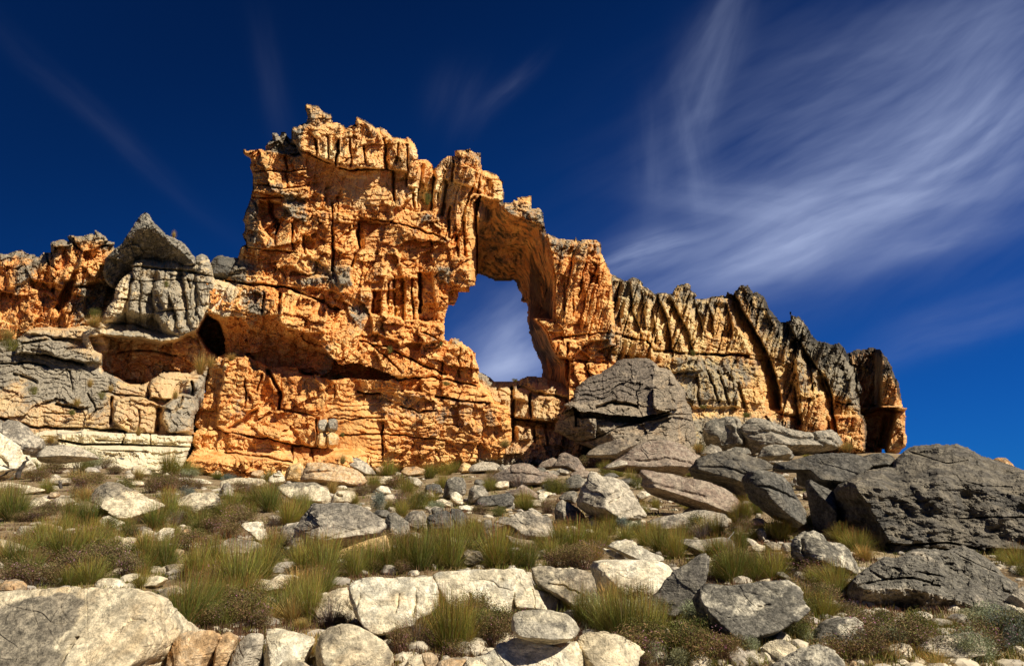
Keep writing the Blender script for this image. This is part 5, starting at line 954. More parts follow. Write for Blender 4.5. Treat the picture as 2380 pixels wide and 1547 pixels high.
def undercut(a, c, u, v, sd):
    w = 12 * fbm(u / 26, v / 26, 0 * u, 4, 25, .6)
    ed = np.interp(a, [1180, 1260, 1450, 1640, 1780, 1900, 2100, 2340], [1035, 1035, 1012, 1022, 1060, 1095, 1140, 1205])
    top = 11.3 + .0058 * (ed - c - w) ; und = 11.3 + .0032 * (c + w - ed)
    lf = 11.2 + .0060 * (1290 - a) + .001 * (c - 900)
    Y = np.maximum(np.maximum(top, und), lf)
    for xs, ys, wd, dp in (([1250, 1450, 1620, 1760], [1000, 955, 948, 985], 14, .18), ([1640, 1720, 1840], [905, 915, 945], 10, .13), ([1895, 2050, 2240], [770, 850, 935], 6, .09), ([1690, 1740, 1810], [1000, 992, 1006], 12, .2), ([1330, 1400, 1450], [900, 940, 960], 14, .14)):
        k = np.interp(a, xs, ys); Y = Y + ((a > xs[0]) & (a < xs[-1])) * dp * np.clip(1 - np.abs(c + .4 * w - k) / wd, 0, 1)
    Y = Y + .04 * detail(u, v, 1801, 46., .8, .15, 0, .2) + .14 * fbm(u / 45, v / 30, 0 * u, 3, 71) + .06 * fbm(u / 14, v / 8, 0 * u, 4, 72, .6) + .04 * detail(u, v, 1901, 13., 1., .2, 0)
    return Y, .04 * (c < ed) - .12 * (c > ed)
rockface(10, [(1172, 1060), (1180, 1005), (1230, 935), (1300, 885), (1370, 838), (1430, 793), (1520, 808), (1600, 758), (1700, 738), (1850, 758), (1890, 745), (1960, 718), (2090, 778), (2180, 848), (2245, 930), (2335, 980), (2345, 1050), (2315, 1170), (2340, 1230), (2300, 1330), (1850, 1330), (1500, 1320), (1300, 1262), (1225, 1195), (1185, 1110)], undercut, MATS['grey'],
    'broad dark boulder with an undercut brown front and pitted top at the lower right', 'undercut lower right boulder', thick=2., seed=19, edge=9, edged=.35, rough=2.2)
GY = 17.6
def charcoal(a, c, u, v, sd):
    w = 10 * fbm(u / 30, v / 30, 0 * u, 4, 15, .6)
    xe = np.interp(c, [200, 320, 480, 690, 800], [1190, 1262, 1350, 1468, 1480])
    left = 17.5 + .0085 * (xe - a - w) + .0022 * (700 - c)
    front = 17.5 + .0024 * (700 - c) - .00045 * (a - 1500)
    brk = np.interp(a, [1080, 1250, 1500, 1800, 2100, 2400, 2850], [340, 318, 345, 300, 330, 400, 480])
    top = 18.35 + .0105 * (brk - c + w) - .00045 * (a - 1500)
    bench = 16.6 + .0052 * (600 - c - w) - .00045 * (a - 1500)
    Y = np.maximum(np.maximum(left, front), np.maximum(top, np.where(a > 1930, bench, 0)))
    def crack(xs, ys, wd, dp, lo=None):
        k = np.interp(a, xs, ys); m = (a > xs[0]) & (a < xs[-1])
        return m * dp * np.clip(1 - np.abs(c + .5 * w - k) / wd, 0, 1)
    Y = Y + crack([1450, 1600, 1850, 2000, 2150], [712, 722, 706, 735, 775], 9, .35) + crack([1930, 2100, 2250, 2600], [546, 538, 536, 545], 7, .2) + crack([1980, 2100, 2300], [290, 322, 330], 8, .14) + crack([1500, 1560, 1620, 1720], [345, 425, 446, 425], 4, .05) + crack([1600, 1720, 1850, 2000], [90, 130, 168, 150], 7, .14)
    Y = Y + .35 * (c > 715 + .08 * (a - 1450)) * (a > 1440) + 1.4 * sstep(c - .06 * (a - 2100), 735, 760) * (a > 2120)
    Y = Y + .035 * detail(u, v, 1601, 60., .8, -.18, 0, .1) + .30 * fbm(u / 75, v / 48, 0 * u, 3, 61) + .11 * fbm(u / 22, v / 11, 0 * u, 4, 62, .6) + .10 * np.abs(fbm((u + .6 * v) / 60, (v - .2 * u) / 22, 0 * u, 3, 63)) + .018 * detail(u, v, 1701, 14., 1., -.25, 0, .4)
    return Y, -.10 * sstep(c, 480, 260) - .03
rockface(10, [(1075, 400), (1085, 350), (1110, 308), (1200, 268), (1310, 213), (1400, 200), (1480, 188), (1505, 130), (1560, 80), (1640, 43), (1720, 38), (1800, 36), (1920, 33), (2000, 58), (2080, 108), (2180, 140), (2330, 190), (2600, 300), (2700, 1000), (2380, 880), (2240, 820), (2150, 800), (2000, 800), (1560, 830), (1440, 800), (1400, 765), (1330, 740), (1200, 690), (1100, 660), (1075, 500)], charcoal, MATS['big'],
    'gigantic charcoal boulder rising to the skyline on the right', 'gigantic charcoal boulder', thick=4.5, seed=9, edge=12, edged=.7, rough=2.4)
boulder(10, [(690, 215), (705, 165), (750, 160), (800, 145), (900, 118), (960, 108), (1050, 98), (1150, 95), (1250, 108), (1312, 130), (1345, 200), (1280, 250), (1200, 280), (1120, 335), (1085, 370), (1000, 345), (925, 300), (882, 218), (800, 222)], 'big', 'grey roof slab bridging from the dark edge slab to the charcoal boulder', 'grey roof slab', Y=21.5, T=1.3, front=(0, .4), grooves=[([(900, 160), (1050, 200), (1200, 260)], 2.5, .15), ([(1300, 130), (1310, 190)], 3, .2)])
boulder(10, [(1290, 190), (1300, 130), (1360, 100), (1430, 95), (1490, 120), (1510, 160), (1480, 200), (1400, 215), (1330, 210)], 'big', None, Y=24, T=1.)
boulder(10, [(905, 290), (930, 282), (1000, 325), (1090, 355), (1085, 480), (1120, 600), (1100, 660), (1000, 650), (955, 600), (930, 480), (905, 380)], 'dark', 'shaded column of rock under the grey roof slab', None, Y=20.4, T=.9)
boulder(10, [(2175, 150), (2190, 133), (2250, 128), (2290, 160), (2330, 205), (2360, 240), (2260, 235)], 'rust', 'small ochre rock on the skyline at the right frame', None, Y=24, T=.8)
boulder(10, [(560, 130), (600, 60), (660, 40), (760, 45), (810, 90), (800, 130), (700, 140)], 'grey', Y=38, T=1.)
for pts, m in (([(522, 745), (560, 713), (622, 728), (625, 770), (560, 778)], 'cream'), ([(618, 715), (670, 698), (727, 722), (738, 765), (640, 770)], 'cream'), ([(655, 785), (735, 765), (742, 825), (700, 850), (665, 835)], 'white'), ([(540, 800), (600, 773), (668, 815), (662, 845), (600, 838)], 'cream'), ([(505, 568), (550, 540), (602, 543), (632, 572), (600, 605), (540, 595)], 'rust'), ([(558, 640), (570, 612), (602, 608), (628, 650), (622, 705), (580, 695)], 'pale'), ([(548, 535), (560, 508), (592, 510), (590, 542), (560, 545)], 'pale'), ([(722, 750), (740, 710), (797, 703), (802, 765), (760, 785)], 'pale'),
    ([(20, 700), (60, 680), (200, 688), (330, 668), (380, 675), (412, 720), (380, 770), (250, 790), (150, 800), (100, 770), (50, 720)], 'grey'), ([(565, 985), (590, 960), (650, 950), (665, 975), (600, 995)], 'white'), ([(900, 1030), (940, 1020), (1000, 1095), (980, 1110), (930, 1080)], 'cream'), ([(1330, 1410), (1350, 1385), (1390, 1375), (1405, 1410), (1370, 1440)], 'rust'), ([(905, 1370), (930, 1342), (962, 1362), (950, 1395), (910, 1395)], 'cream'), ([(1180, 1500), (1200, 1478), (1235, 1485), (1220, 1505)], 'rust'), ([(1180, 1545), (1210, 1505), (1270, 1530), (1300, 1580), (1200, 1600)], 'rust'),
    ([(690, 925), (700, 905), (740, 905), (790, 940), (820, 980), (760, 960)], 'grey'), ([(2290, 1060), (2340, 1020), (2420, 1000), (2420, 1180), (2310, 1170)], 'pale'), ([(-20, 210), (20, 190), (60, 200), (40, 225)], 'pale'), ([(1215, 970), (1240, 955), (1265, 965), (1250, 990), (1220, 990)], 'white'), ([(200, 1240), (250, 1220), (290, 1240), (260, 1265)], 'pale'), ([(960, 1060), (1060, 1050), (1080, 1062), (980, 1075)], 'cream'),
    ([(255, 1545), (330, 1525), (480, 1530), (500, 1560), (400, 1600), (260, 1590)], 'white')):
    boulder(10, pts, m)
# ------------------------------------------------------------------ plants
def blades(rs, n, h, spread, lean, w, cols, curve=.5, base_r=.1, segs=3, hmin=.55, droop=.15):
    """n tapered blades fanning from a small foot; returns vertices, triangles/quads as quads, colours"""
    a = rs.uniform(0, 2 * math.pi, n); r0 = base_r * np.sqrt(rs.rand(n))
    bx, by = r0 * np.cos(a), r0 * np.sin(a)
    az = a + rs.normal(0, .7, n); tilt = np.abs(rs.normal(0, lean, n)) + .05
    L = h * rs.uniform(hmin, 1., n) * (1 - .35 * np.clip(tilt, 0, 1))
    wx, wy = -np.sin(az + rs.uniform(-1, 1, n)), np.cos(az + rs.uniform(-1, 1, n))
    lev = []
    for i in range(segs + 1):
        t = i / segs
        out = np.sin(tilt) * t + curve * tilt * t * t * .5; up = np.cos(tilt) * t - droop * tilt * t * t
        x = bx + np.cos(az) * out * L * spread; y = by + np.sin(az) * out * L * spread; z = up * L - .03 * h
        ww = w * (1 - .75 * t) * .5
        lev.append((np.stack([x - wx * ww, y - wy * ww, z], -1), np.stack([x + wx * ww, y + wy * ww, z], -1), t))
    V = np.concatenate([np.concatenate([l[0], l[1]]) for l in lev])
    base = np.arange(n); q = []
    for i in range(segs):
        o0, o1 = 2 * n * i, 2 * n * (i + 1)
        q.append(np.stack([o0 + base, o0 + n + base, o1 + n + base, o1 + base], -1))
    c_low, c_mid, c_tip = [np.array(c) for c in cols]
    var = rs.uniform(.65, 1.35, n)[:, None]; hue = rs.uniform(-.2, .35, n)[:, None]
    C = []
    for _, _, t in lev:
        c = (c_low * (1 - t * 2) + c_mid * t * 2) if t < .5 else (c_mid * (2 - 2 * t) + c_tip * (2 * t - 1))
        c = c[None, :] * var * np.concatenate([1 + hue, np.ones_like(hue), 1 - hue * .5], 1)
        C += [c, c]
    C = np.concatenate(C); C = np.concatenate([C, np.ones((len(C), 1))], 1)
    return V, np.concatenate(q), C
def leaves(rs, n, rx, h, size, pal, lumps=5, low=.1):
    """small leaf faces spread through an uneven shrub volume"""
    ctr = np.stack([rs.uniform(-.55, .55, lumps) * rx, rs.uniform(-.45, .45, lumps) * rx, rs.uniform(.3, .62, lumps) * h], -1)
    rr = rs.uniform(.35, .6, lumps)
    k = rs.randint(0, lumps, n)
    d = rs.normal(0, 1, (n, 3)); d /= np.linalg.norm(d, axis=1)[:, None]
    rad_ = rr[k] * rs.rand(n) ** .45
    p = ctr[k] + d * rad_[:, None] * np.array([rx, rx, h * .75])
    p[:, 2] = np.abs(p[:, 2] - low * h * 0) + .01
    a = rs.normal(0, 1, (n, 3)); a /= np.linalg.norm(a, axis=1)[:, None]
    a[:, 2] = np.abs(a[:, 2]) + .3
    b = np.cross(a, rs.normal(0, 1, (n, 3))); b /= np.linalg.norm(b, axis=1)[:, None] + 1e-9
    s = size * rs.uniform(.6, 1.4, n)[:, None]
    V = np.concatenate([p, p + a * s + b * s * .35, p + a * s * 2.0, p + a * s - b * s * .35])
    i = np.arange(n); q = np.stack([i, i + n, i + 2 * n, i + 3 * n], -1)
    pal = np.array(pal); cidx = rs.choice(len(pal), n, p=None)
    lumpc = rs.uniform(.75, 1.25, lumps)[k]
    c = pal[cidx] * (rs.uniform(.6, 1.4, n) * lumpc)[:, None]
    C = np.concatenate([c, c, c, c]); C = np.concatenate([C, np.ones((len(C), 1))], 1)
    return V, q, C
def plant_mat(name, trans=.25):
    m, t, b = new_mat(name, .8)
    a = t.node('ShaderNodeAttribute', attribute_name='col')
    inf = t.node('ShaderNodeObjectInfo')
    c = t.mix(t.math('MULTIPLY', inf.outputs['Random'], .7), a.outputs['Color'], t.mix(1., a.outputs['Color'], (1.22, 1.02, .85), 'MULTIPLY'))
    t.put(b.inputs['Base Color'], c)
    tr = t.node('ShaderNodeBsdfTranslucent'); t.put(tr.inputs[0], c)
    mx = t.node('ShaderNodeMixShader'); mx.inputs[0].default_value = trans
    out = m.node_tree.nodes['Material Output']
    t.l.new(b.outputs[0], mx.inputs[1]); t.l.new(tr.outputs[0], mx.inputs[2]); t.l.new(mx.outputs[0], out.inputs[0])
    return m
M_PLANT = plant_mat('plant_leaf')
wood, tw, wb = new_mat('burnt_wood'); wpos = tw.node('ShaderNodeNewGeometry').outputs['Position']
tw.put(wb.inputs['Base Color'], tw.mix(tw.noise(wpos, 18), (.03, .026, .022), (.11, .09, .07)))
greywood, tg, gb = new_mat('bleached_wood'); tg.put(gb.inputs['Base Color'], tg.mix(tg.noise(tg.node('ShaderNodeNewGeometry').outputs['Position'], 20), (.3, .27, .22), (.55, .5, .42)))
GREEN = ((.14, .13, .04), (.20, .25, .04), (.34, .34, .08))
GREEN2 = ((.09, .09, .03), (.12, .17, .028), (.24, .25, .055))
STRAW = ((.25, .17, .07), (.34, .26, .08), (.50, .38, .15))
HEATH = [(.18, .13, .065), (.14, .10, .05), (.22, .14, .07), (.18, .17, .055), (.14, .15, .04), (.28, .20, .10)]
OLIVE = [(.13, .15, .035), (.17, .16, .05), (.09, .115, .03), (.20, .15, .06)]
SAGE = [(.32, .35, .20), (.26, .30, .18), (.40, .42, .26), (.22, .25, .13)]
BLUE = [(.17, .21, .17), (.13, .16, .13), (.22, .25, .20)]
def join_parts(parts):
    V, Q, C, o = [], [], [], 0
    for v, q, c in parts: V.append(v); Q.append(q + o); C.append(c); o += len(v)
    return np.concatenate(V), np.concatenate(Q), np.concatenate(C)
def pm(name, parts, mat=None, split=False):
    if split: return (pm(name + '_foliage', parts[:-1]), pm(name + '_stem', parts[-1:]))
    V, Q, C = join_parts(parts); return new_mesh(name, V, Q.ravel(), 4, mat or M_PLANT, {'col': C}, smooth=False)
VAR = {}
def mk(kind, i):
    rs = np.random.RandomState(1000 * i + len(kind))
    if kind == 'reed': return pm('reed', [blades(rs, 700, 1., 1., .50, .0100, GREEN if i % 2 else GREEN2, base_r=.17, hmin=.4, curve=.75), blades(rs, 110 + 30 * i, .85, 1.15, .75, .009, ((.25, .18, .09), (.34, .26, .12), (.42, .33, .17)), base_r=.18, curve=1.5, droop=.4, hmin=.4), blades(rs, 110, 1.12, 1., .38, .009, ((.2, .14, .06), (.2, .16, .05), (.26, .12, .045)), base_r=.1, hmin=.8)])
    if kind == 'straw': return pm('straw', [blades(rs, 420, 1., 1., .42, .012, STRAW, base_r=.12, curve=1.2, droop=.4), blades(rs, 120, .8, 1., .4, .012, GREEN, base_r=.1)])
    if kind == 'heath': return pm('heath', [leaves(rs, 3600, .62, .95, .021, HEATH, 7), leaves(rs, 160, .62, 1.0, .016, [(.52, .22, .36), (.5, .3, .4)], 7), blades(rs, 130, .85, 1.2, .55, .012, ((.10, .07, .05), (.12, .075, .05), (.16, .09, .06)), base_r=.15)], split=True)
    if kind == 'olive': return pm('olive', [leaves(rs, 3200, .6, .95, .022, OLIVE, 7), blades(rs, 200, .95, 1.2, .5, .011, GREEN, base_r=.2)], split=True)
    if kind == 'sage': return pm('sage', [leaves(rs, 4200, .65, .9, .022, SAGE, 9), blades(rs, 80, .75, 1.2, .6, .014, ((.12, .1, .07), (.2, .18, .12), (.25, .25, .16)), base_r=.15)], split=True)
    if kind == 'blue': return pm('blue', [leaves(rs, 3000, .6, .9, .024, BLUE, 6), blades(rs, 80, .7, 1.2, .5, .014, ((.1, .09, .07), (.13, .12, .1), (.16, .17, .13)), base_r=.15)], split=True)
    if kind == 'twig': return pm('twig', [blades(rs, 190, 1., 1.2, .6, .014, ((.10, .085, .07), (.16, .13, .11), (.24, .19, .16)), base_r=.12, curve=.2), leaves(rs, 500, .6, .9, .016, HEATH, 6)])
KINDS_ = {'reed': ('reed_tuft', 'green reed tuft', 'reed tuft', 6), 'straw': ('grass_tuft', 'straw coloured grass tuft', 'grass tuft', 3), 'heath': ('heath_shrub', 'brown heath shrub', 'shrub', 4),
          'olive': ('olive_shrub', 'olive green shrub', 'shrub', 3), 'sage': ('sage_bush', 'pale grey green bush', 'bush', 3), 'blue': ('low_bush', 'blue grey bush', 'bush', 2), 'twig': ('twiggy_shrub', 'bare brown twiggy shrub', 'shrub', 3)}
for k_, v_ in KINDS_.items(): VAR[k_] = [mk(k_, i) for i in range(v_[3])]
prs = np.random.RandomState(4)
PLANTS = []
def plant(kind, u, v, hp, wp, label=None, Y=None, lift=0):
    """kind, foot at bearing (u, v), height and width in bearing units"""
    y = ground_y(u, min(v, 1640)) if Y is None else Y
    X, Yy, Z = [float(a) for a in P(u, v, y)]
    s = y / FPX; nm, base, cat, nv = KINDS_[kind]
    me = VAR[kind][prs.randint(nv)]
    if isinstance(me, tuple):
        o = obj(nm, None, loc=(X, Yy, Z + lift)); obj('foliage', me[0], o); obj('stem', me[1], o)
    else: o = obj(nm, me, loc=(X, Yy, Z + lift))
    h = hp * s * (1.32 if kind in ('reed', 'straw', 'twig') else 1.2)
    unit = 1.15 if kind in ('reed', 'straw', 'twig') else 1.35
    w = wp * s / unit * 1.22
    o.scale = (w, w, h) if w < 2.2 * h else (w, min(w, 1.6 * h), h)
    o.rotation_euler[2] = prs.uniform(0, 6.28)
    if o.scale[0] != o.scale[1]: o.rotation_euler[2] = prs.uniform(-.3, .3)
    PLANTS.append((u, v, hp))
    if label: props(o, label, cat)
    else: o['category'] = cat; AUTO.append((o, base, u, v - hp * .5, hp * wp))
    return o
def pl(r, lst):
    ox, oy, s = REG[r]
    for kind, a, b, h, w in lst: plant(kind, ox * .5811 + a * s, oy * .5811 + b * s, h * s, w * s)
pl(7, [('reed', 90, 560, 250, 260), ('reed', -20, 540, 220, 220), ('reed', 480, 600, 210, 190), ('reed', 600, 600, 190, 220), ('reed', 690, 560, 140, 160), ('reed', 1150, 570, 200, 220), ('reed', 1060, 620, 170, 220), ('reed', 1260, 590, 150, 120), ('reed', 440, 850, 260, 260), ('reed', 300, 800, 200, 260), ('reed', 560, 820, 240, 240), ('reed', 120, 880, 210, 240), ('straw', 10, 860, 190, 200),
  ('reed', 1000, 880, 240, 260), ('reed', 1130, 900, 260, 200), ('reed', 1240, 1300, 350, 330), ('reed', 1400, 1240, 330, 260), ('reed', 1330, 1280, 300, 300), ('reed', 1640, 1080, 340, 330), ('reed', 1540, 1040, 290, 240), ('reed', 1780, 960, 260, 240), ('reed', 1570, 500, 150, 200), ('reed', 1840, 500, 190, 220), ('reed', 1760, 470, 170, 160), ('reed', 1960, 590, 160, 200), ('reed', 2060, 540, 160, 180), ('reed', 1990, 580, 130, 160),
  ('reed', 2060, 960, 260, 240), ('reed', 2200, 960, 250, 260), ('reed', 2120, 1250, 320, 200), ('reed', 2010, 1180, 220, 170), ('straw', 1980, 1500, 150, 260), ('straw', 2060, 1540, 170, 180), ('reed', 2240, 1590, 190, 130), ('reed', 600, 1000, 170, 260), ('reed', 470, 1010, 130, 200), ('reed', 960, 1030, 140, 160), ('reed', 940, 150, 90, 140), ('reed', 880, 150, 60, 100), ('straw', 330, 130, 70, 90), ('reed', 440, 120, 60, 90), ('reed', 1150, 250, 160, 170), ('reed', 1270, 260, 110, 160), ('straw', 1350, 250, 80, 120), ('reed', 1480, 280, 60, 110),
  ('heath', 720, 900, 200, 330), ('heath', 540, 960, 210, 320), ('heath', 250, 1000, 150, 330), ('heath', 860, 950, 160, 260), ('heath', 60, 1000, 170, 300), ('heath', 1640, 1300, 210, 330), ('heath', 1780, 1310, 170, 220), ('heath', 1460, 650, 130, 230), ('heath', 1600, 560, 120, 230), ('heath', 1140, 360, 130, 220), ('heath', 1250, 350, 110, 200), ('heath', 1040, 370, 110, 180), ('heath', 580, 350, 110, 240), ('heath', 380, 240, 90, 240), ('heath', 240, 290, 90, 230), ('heath', 640, 300, 70, 180), ('heath', 780, 240, 60, 160), ('heath', 290, 560, 80, 230), ('heath', 160, 570, 70, 190), ('heath', 740, 560, 120, 150), ('heath', 1480, 470, 60, 80),
  ('heath', 1860, 480, 90, 180), ('heath', 2150, 640, 90, 140), ('heath', 1350, 340, 60, 120), ('olive', 820, 380, 110, 220), ('olive', 540, 260, 60, 130), ('olive', 1060, 290, 60, 120), ('straw', 560, 320, 110, 150), ('straw', 940, 280, 90, 120), ('sage', 400, 180, 110, 230), ('sage', 540, 200, 140, 260), ('sage', 640, 210, 90, 170), ('sage', 1290, 270, 70, 140), ('blue', 1260, 400, 70, 130), ('blue', 1570, 300, 60, 130), ('blue', 1110, 1500, 90, 130), ('sage', 910, 210, 50, 80), ('twig', 1940, 760, 130, 180), ('twig', 1760, 700, 90, 140), ('twig', 2280, 1240, 170, 220), ('heath', 2330, 1250, 140, 160), ('straw', 2050, 1300, 70, 130), ('twig', 1560, 1360, 60, 160), ('heath', 900, 700, 110, 170), ('olive', 1330, 700, 90, 160), ('heath', 1430, 740, 90, 140), ('reed', 860, 700, 160, 170), ('reed', 330, 720, 160, 220), ('reed', 680, 800, 180, 180), ('olive', 1890, 880, 110, 160), ('reed', 1340, 960, 240, 200), ('reed', 1450, 900, 230, 220), ('reed', 200, 720, 120, 170)])
pl(8, [('reed', 1110, 255, 110, 150), ('reed', 1060, 240, 80, 110), ('reed', 1240, 385, 120, 150), ('straw', 730, 380, 100, 110), ('reed', 880, 445, 70, 90), ('blue', 1050, 510, 150, 150), ('reed', 1110, 500, 80, 90), ('reed', 1200, 530, 110, 130), ('olive', 1330, 480, 130, 170), ('reed', 1410, 460, 100, 140), ('reed', 1480, 340, 100, 110), ('reed', 1390, 270, 100, 130), ('reed', 1500, 250, 90, 160), ('reed', 1640, 200, 120, 130), ('reed', 1570, 230, 80, 130), ('olive', 1470, 210, 60, 130), ('straw', 1790, 110, 50, 130), ('straw', 1700, 140, 60, 90), ('heath', 1890, 110, 80, 170), ('heath', 1960, 130, 60, 120), ('straw', 1950, 60, 50, 130), ('reed', 1900, 150, 60, 120),
  ('heath', 930, 390, 80, 150), ('heath', 1000, 370, 60, 110), ('heath', 1260, 430, 60, 180), ('heath', 1120, 330, 60, 100), ('reed', 2240, 120, 80, 130), ('olive', 2330, 90, 50, 100), ('reed', 2150, 100, 60, 100), ('reed', 1740, 220, 60, 90), ('olive', 2260, 380, 100, 150), ('reed', 2200, 360, 80, 100), ('heath', 1830, 280, 70, 130), ('twig', 2000, 340, 100, 140), ('twig', 2080, 330, 80, 110), ('reed', 2040, 490, 110, 150), ('heath', 1740, 520, 80, 150), ('olive', 1860, 530, 70, 160), ('heath', 2180, 510, 100, 120), ('reed', 1980, 470, 60, 90), ('sage', 1440, 490, 70, 120),
  ('reed', 1540, 880, 310, 260), ('reed', 1450, 880, 260, 240), ('reed', 1330, 900, 300, 260), ('reed', 1230, 900, 250, 220), ('reed', 1110, 910, 230, 220), ('reed', 990, 920, 230, 220), ('reed', 880, 950, 230, 180), ('reed', 700, 900, 240, 240), ('reed', 580, 900, 230, 230), ('reed', 1850, 880, 260, 280), ('reed', 1960, 880, 200, 220), ('reed', 2060, 880, 180, 180), ('heath', 1040, 920, 110, 200), ('heath', 1200, 920, 90, 160), ('reed', 1700, 760, 130, 220), ('reed', 1580, 700, 100, 160), ('heath', 2060, 830, 120, 150), ('twig', 720, 1280, 170, 250), ('heath', 800, 1290, 110, 170), ('straw', 520, 1300, 70, 130),
  ('reed', 1530, 1480, 380, 330), ('reed', 1620, 1430, 300, 240), ('reed', 1420, 1330, 270, 190), ('reed', 1380, 1250, 270, 140), ('reed', 1680, 1330, 200, 170), ('heath', 1180, 1480, 200, 220), ('twig', 1290, 1430, 200, 240), ('heath', 1400, 1430, 130, 200), ('heath', 1830, 1420, 200, 250), ('heath', 1580, 1510, 130, 240), ('heath', 1880, 1320, 120, 120), ('reed', 2060, 1180, 170, 170), ('reed', 2130, 1180, 180, 150), ('reed', 2340, 1180, 180, 120), ('straw', 2250, 1000, 0.1, .1) if False else ('twig', 1730, 1400, 140, 160), ('sage', 1040, 1540, 90, 130), ('blue', 960, 1560, 90, 130), ('reed', 720, 1620, 200, 130), ('straw', 460, 1540, 150, 260), ('straw', 380, 1600, 120, 160)])
pl(9, [('reed', 1200, 1400, 340, 260), ('reed', 1100, 1370, 320, 240), ('reed', 1320, 1410, 330, 260), ('reed', 1010, 1310, 230, 200), ('reed', 900, 1280, 240, 160), ('reed', 1420, 1360, 220, 180), ('reed', 850, 760, 190, 260), ('reed', 960, 760, 180, 220), ('reed', 740, 770, 180, 220), ('heath', 800, 880, 150, 240), ('heath', 920, 890, 170, 260), ('heath', 720, 880, 120, 200), ('heath', 1020, 820, 120, 140), ('reed', 1440, 790, 190, 200), ('reed', 1540, 820, 190, 170), ('reed', 1330, 730, 130, 170), ('reed', 1190, 700, 100, 170), ('reed', 1630, 780, 120, 140), ('olive', 1840, 960, 180, 260), ('olive', 1990, 960, 190, 260), ('reed', 1930, 980, 240, 260), ('reed', 2080, 970, 180, 200), ('heath', 2180, 900, 110, 180), ('heath', 1900, 740, 100, 110),
  ('reed', 1760, 660, 120, 170), ('reed', 1830, 680, 150, 130), ('twig', 1720, 680, 120, 170), ('heath', 1650, 680, 70, 130), ('reed', 1580, 680, 100, 150), ('sage', 1250, 650, 100, 150), ('blue', 1180, 640, 110, 110), ('heath', 1520, 690, 60, 110), ('straw', 1010, 600, 80, 110), ('reed', 1080, 660, 90, 170), ('reed', 1400, 480, 80, 90), ('reed', 1630, 490, 60, 120), ('reed', 1310, 540, 120, 90), ('reed', 1230, 320, 110, 110), ('reed', 1140, 260, 70, 140), ('olive', 1050, 260, 60, 110), ('straw', 1490, 250, 50, 120), ('reed', 1640, 260, 50, 110), ('straw', 1580, 260, 50, 90), ('olive', 690, 380, 120, 110), ('reed', 730, 370, 90, 80), ('heath', 690, 510, 80, 110), ('reed', 530, 490, 90, 130), ('heath', 580, 680, 70, 110), ('olive', 950, 470, 40, 80),
  ('reed', 2250, 700, 150, 170), ('reed', 2000, 560, 130, 140), ('reed', 1960, 610, 150, 120), ('reed', 2080, 460, 90, 120), ('heath', 2010, 640, 110, 160), ('heath', 1940, 660, 80, 110), ('reed', 1980, 760, 150, 140), ('olive', 1580, 1400, 100, 200), ('sage', 1430, 1550, 150, 200), ('heath', 1330, 1560, 110, 160), ('olive', 1640, 1560, 110, 180), ('sage', 1540, 1590, 120, 160), ('heath', 1880, 1540, 180, 200), ('olive', 1780, 1590, 110, 170), ('sage', 2040, 1480, 120, 170), ('sage', 2100, 1390, 80, 120), ('olive', 2000, 1600, 120, 200), ('straw', 1860, 1420, 100, 140), ('reed', 1590, 1250, 130, 150), ('reed', 2210, 880, 120, 110), ('straw', 2250, 860, 120, 100), ('reed', 640, 1170, 160, 130), ('straw', 820, 1120, 130, 140)])
pl(10, [('reed', 720, 700, 170, 180), ('reed', 800, 640, 120, 120), ('reed', 570, 520, 130, 110), ('reed', 480, 560, 150, 130), ('reed', 640, 480, 60, 90), ('reed', 1150, 720, 130, 180), ('reed', 1260, 760, 130, 220), ('straw', 1300, 830, 110, 170), ('heath', 1060, 700, 80, 130), ('heath', 880, 650, 90, 110), ('reed', 930, 900, 120, 150), ('reed', 850, 870, 130, 130), ('blue', 1030, 960, 100, 170), ('reed', 1100, 1080, 130, 180), ('sage', 1160, 960, 60, 100), ('reed', 960, 1010, 130, 150), ('straw', 900, 1180, 180, 160), ('straw', 830, 1080, 130, 110), ('olive', 1080, 1190, 80, 170), ('heath', 1180, 1210, 110, 190), ('olive', 880, 1360, 130, 190), ('sage', 870, 1400, 120, 170), ('olive', 800, 1350, 80, 130), ('straw', 1020, 1180, 70, 130),
  ('reed', 640, 840, 110, 80), ('reed', 720, 900, 110, 130), ('olive', 560, 900, 120, 180), ('heath', 460, 920, 120, 170), ('reed', 2330, 860, 130, 170), ('reed', 2230, 840, 90, 110), ('olive', 2380, 940, 90, 150), ('blue', 2150, 980, 90, 150), ('sage', 2080, 1280, 110, 280), ('sage', 2200, 1270, 70, 170), ('blue', 2280, 1400, 210, 280), ('blue', 2380, 1470, 200, 220), ('blue', 2200, 1480, 130, 200), ('sage', 1980, 1500, 160, 240), ('sage', 2060, 1560, 130, 200), ('straw', 1560, 1380, 140, 120), ('sage', 1460, 1400, 90, 170), ('straw', 1620, 1380, 110, 80), ('reed', 1420, 1400, 100, 110), ('straw', 1500, 1540, 150, 260), ('straw', 1660, 1560, 140, 260), ('heath', 1380, 1480, 100, 200), ('straw', 1800, 1580, 120, 240), ('heath', 1300, 1500, 60, 150), ('reed', 1730, 1330, 90, 200), ('reed', 1890, 1310, 80, 160), ('sage', 1280, 1420, 80, 130), ('olive', 1200, 1440, 60, 130), ('heath', 560, 1590, 90, 150), ('olive', 200, 1420, 90, 170), ('olive', 60, 1400, 110, 140), ('sage', 30, 1560, 120, 170), ('sage', 130, 1500, 90, 130), ('olive', 380, 1470, 130, 190), ('sage', 530, 1440, 80, 130), ('heath', 450, 1460, 120, 150), ('reed', 340, 1380, 90, 120), ('reed', 900, 130, 30, 60)])
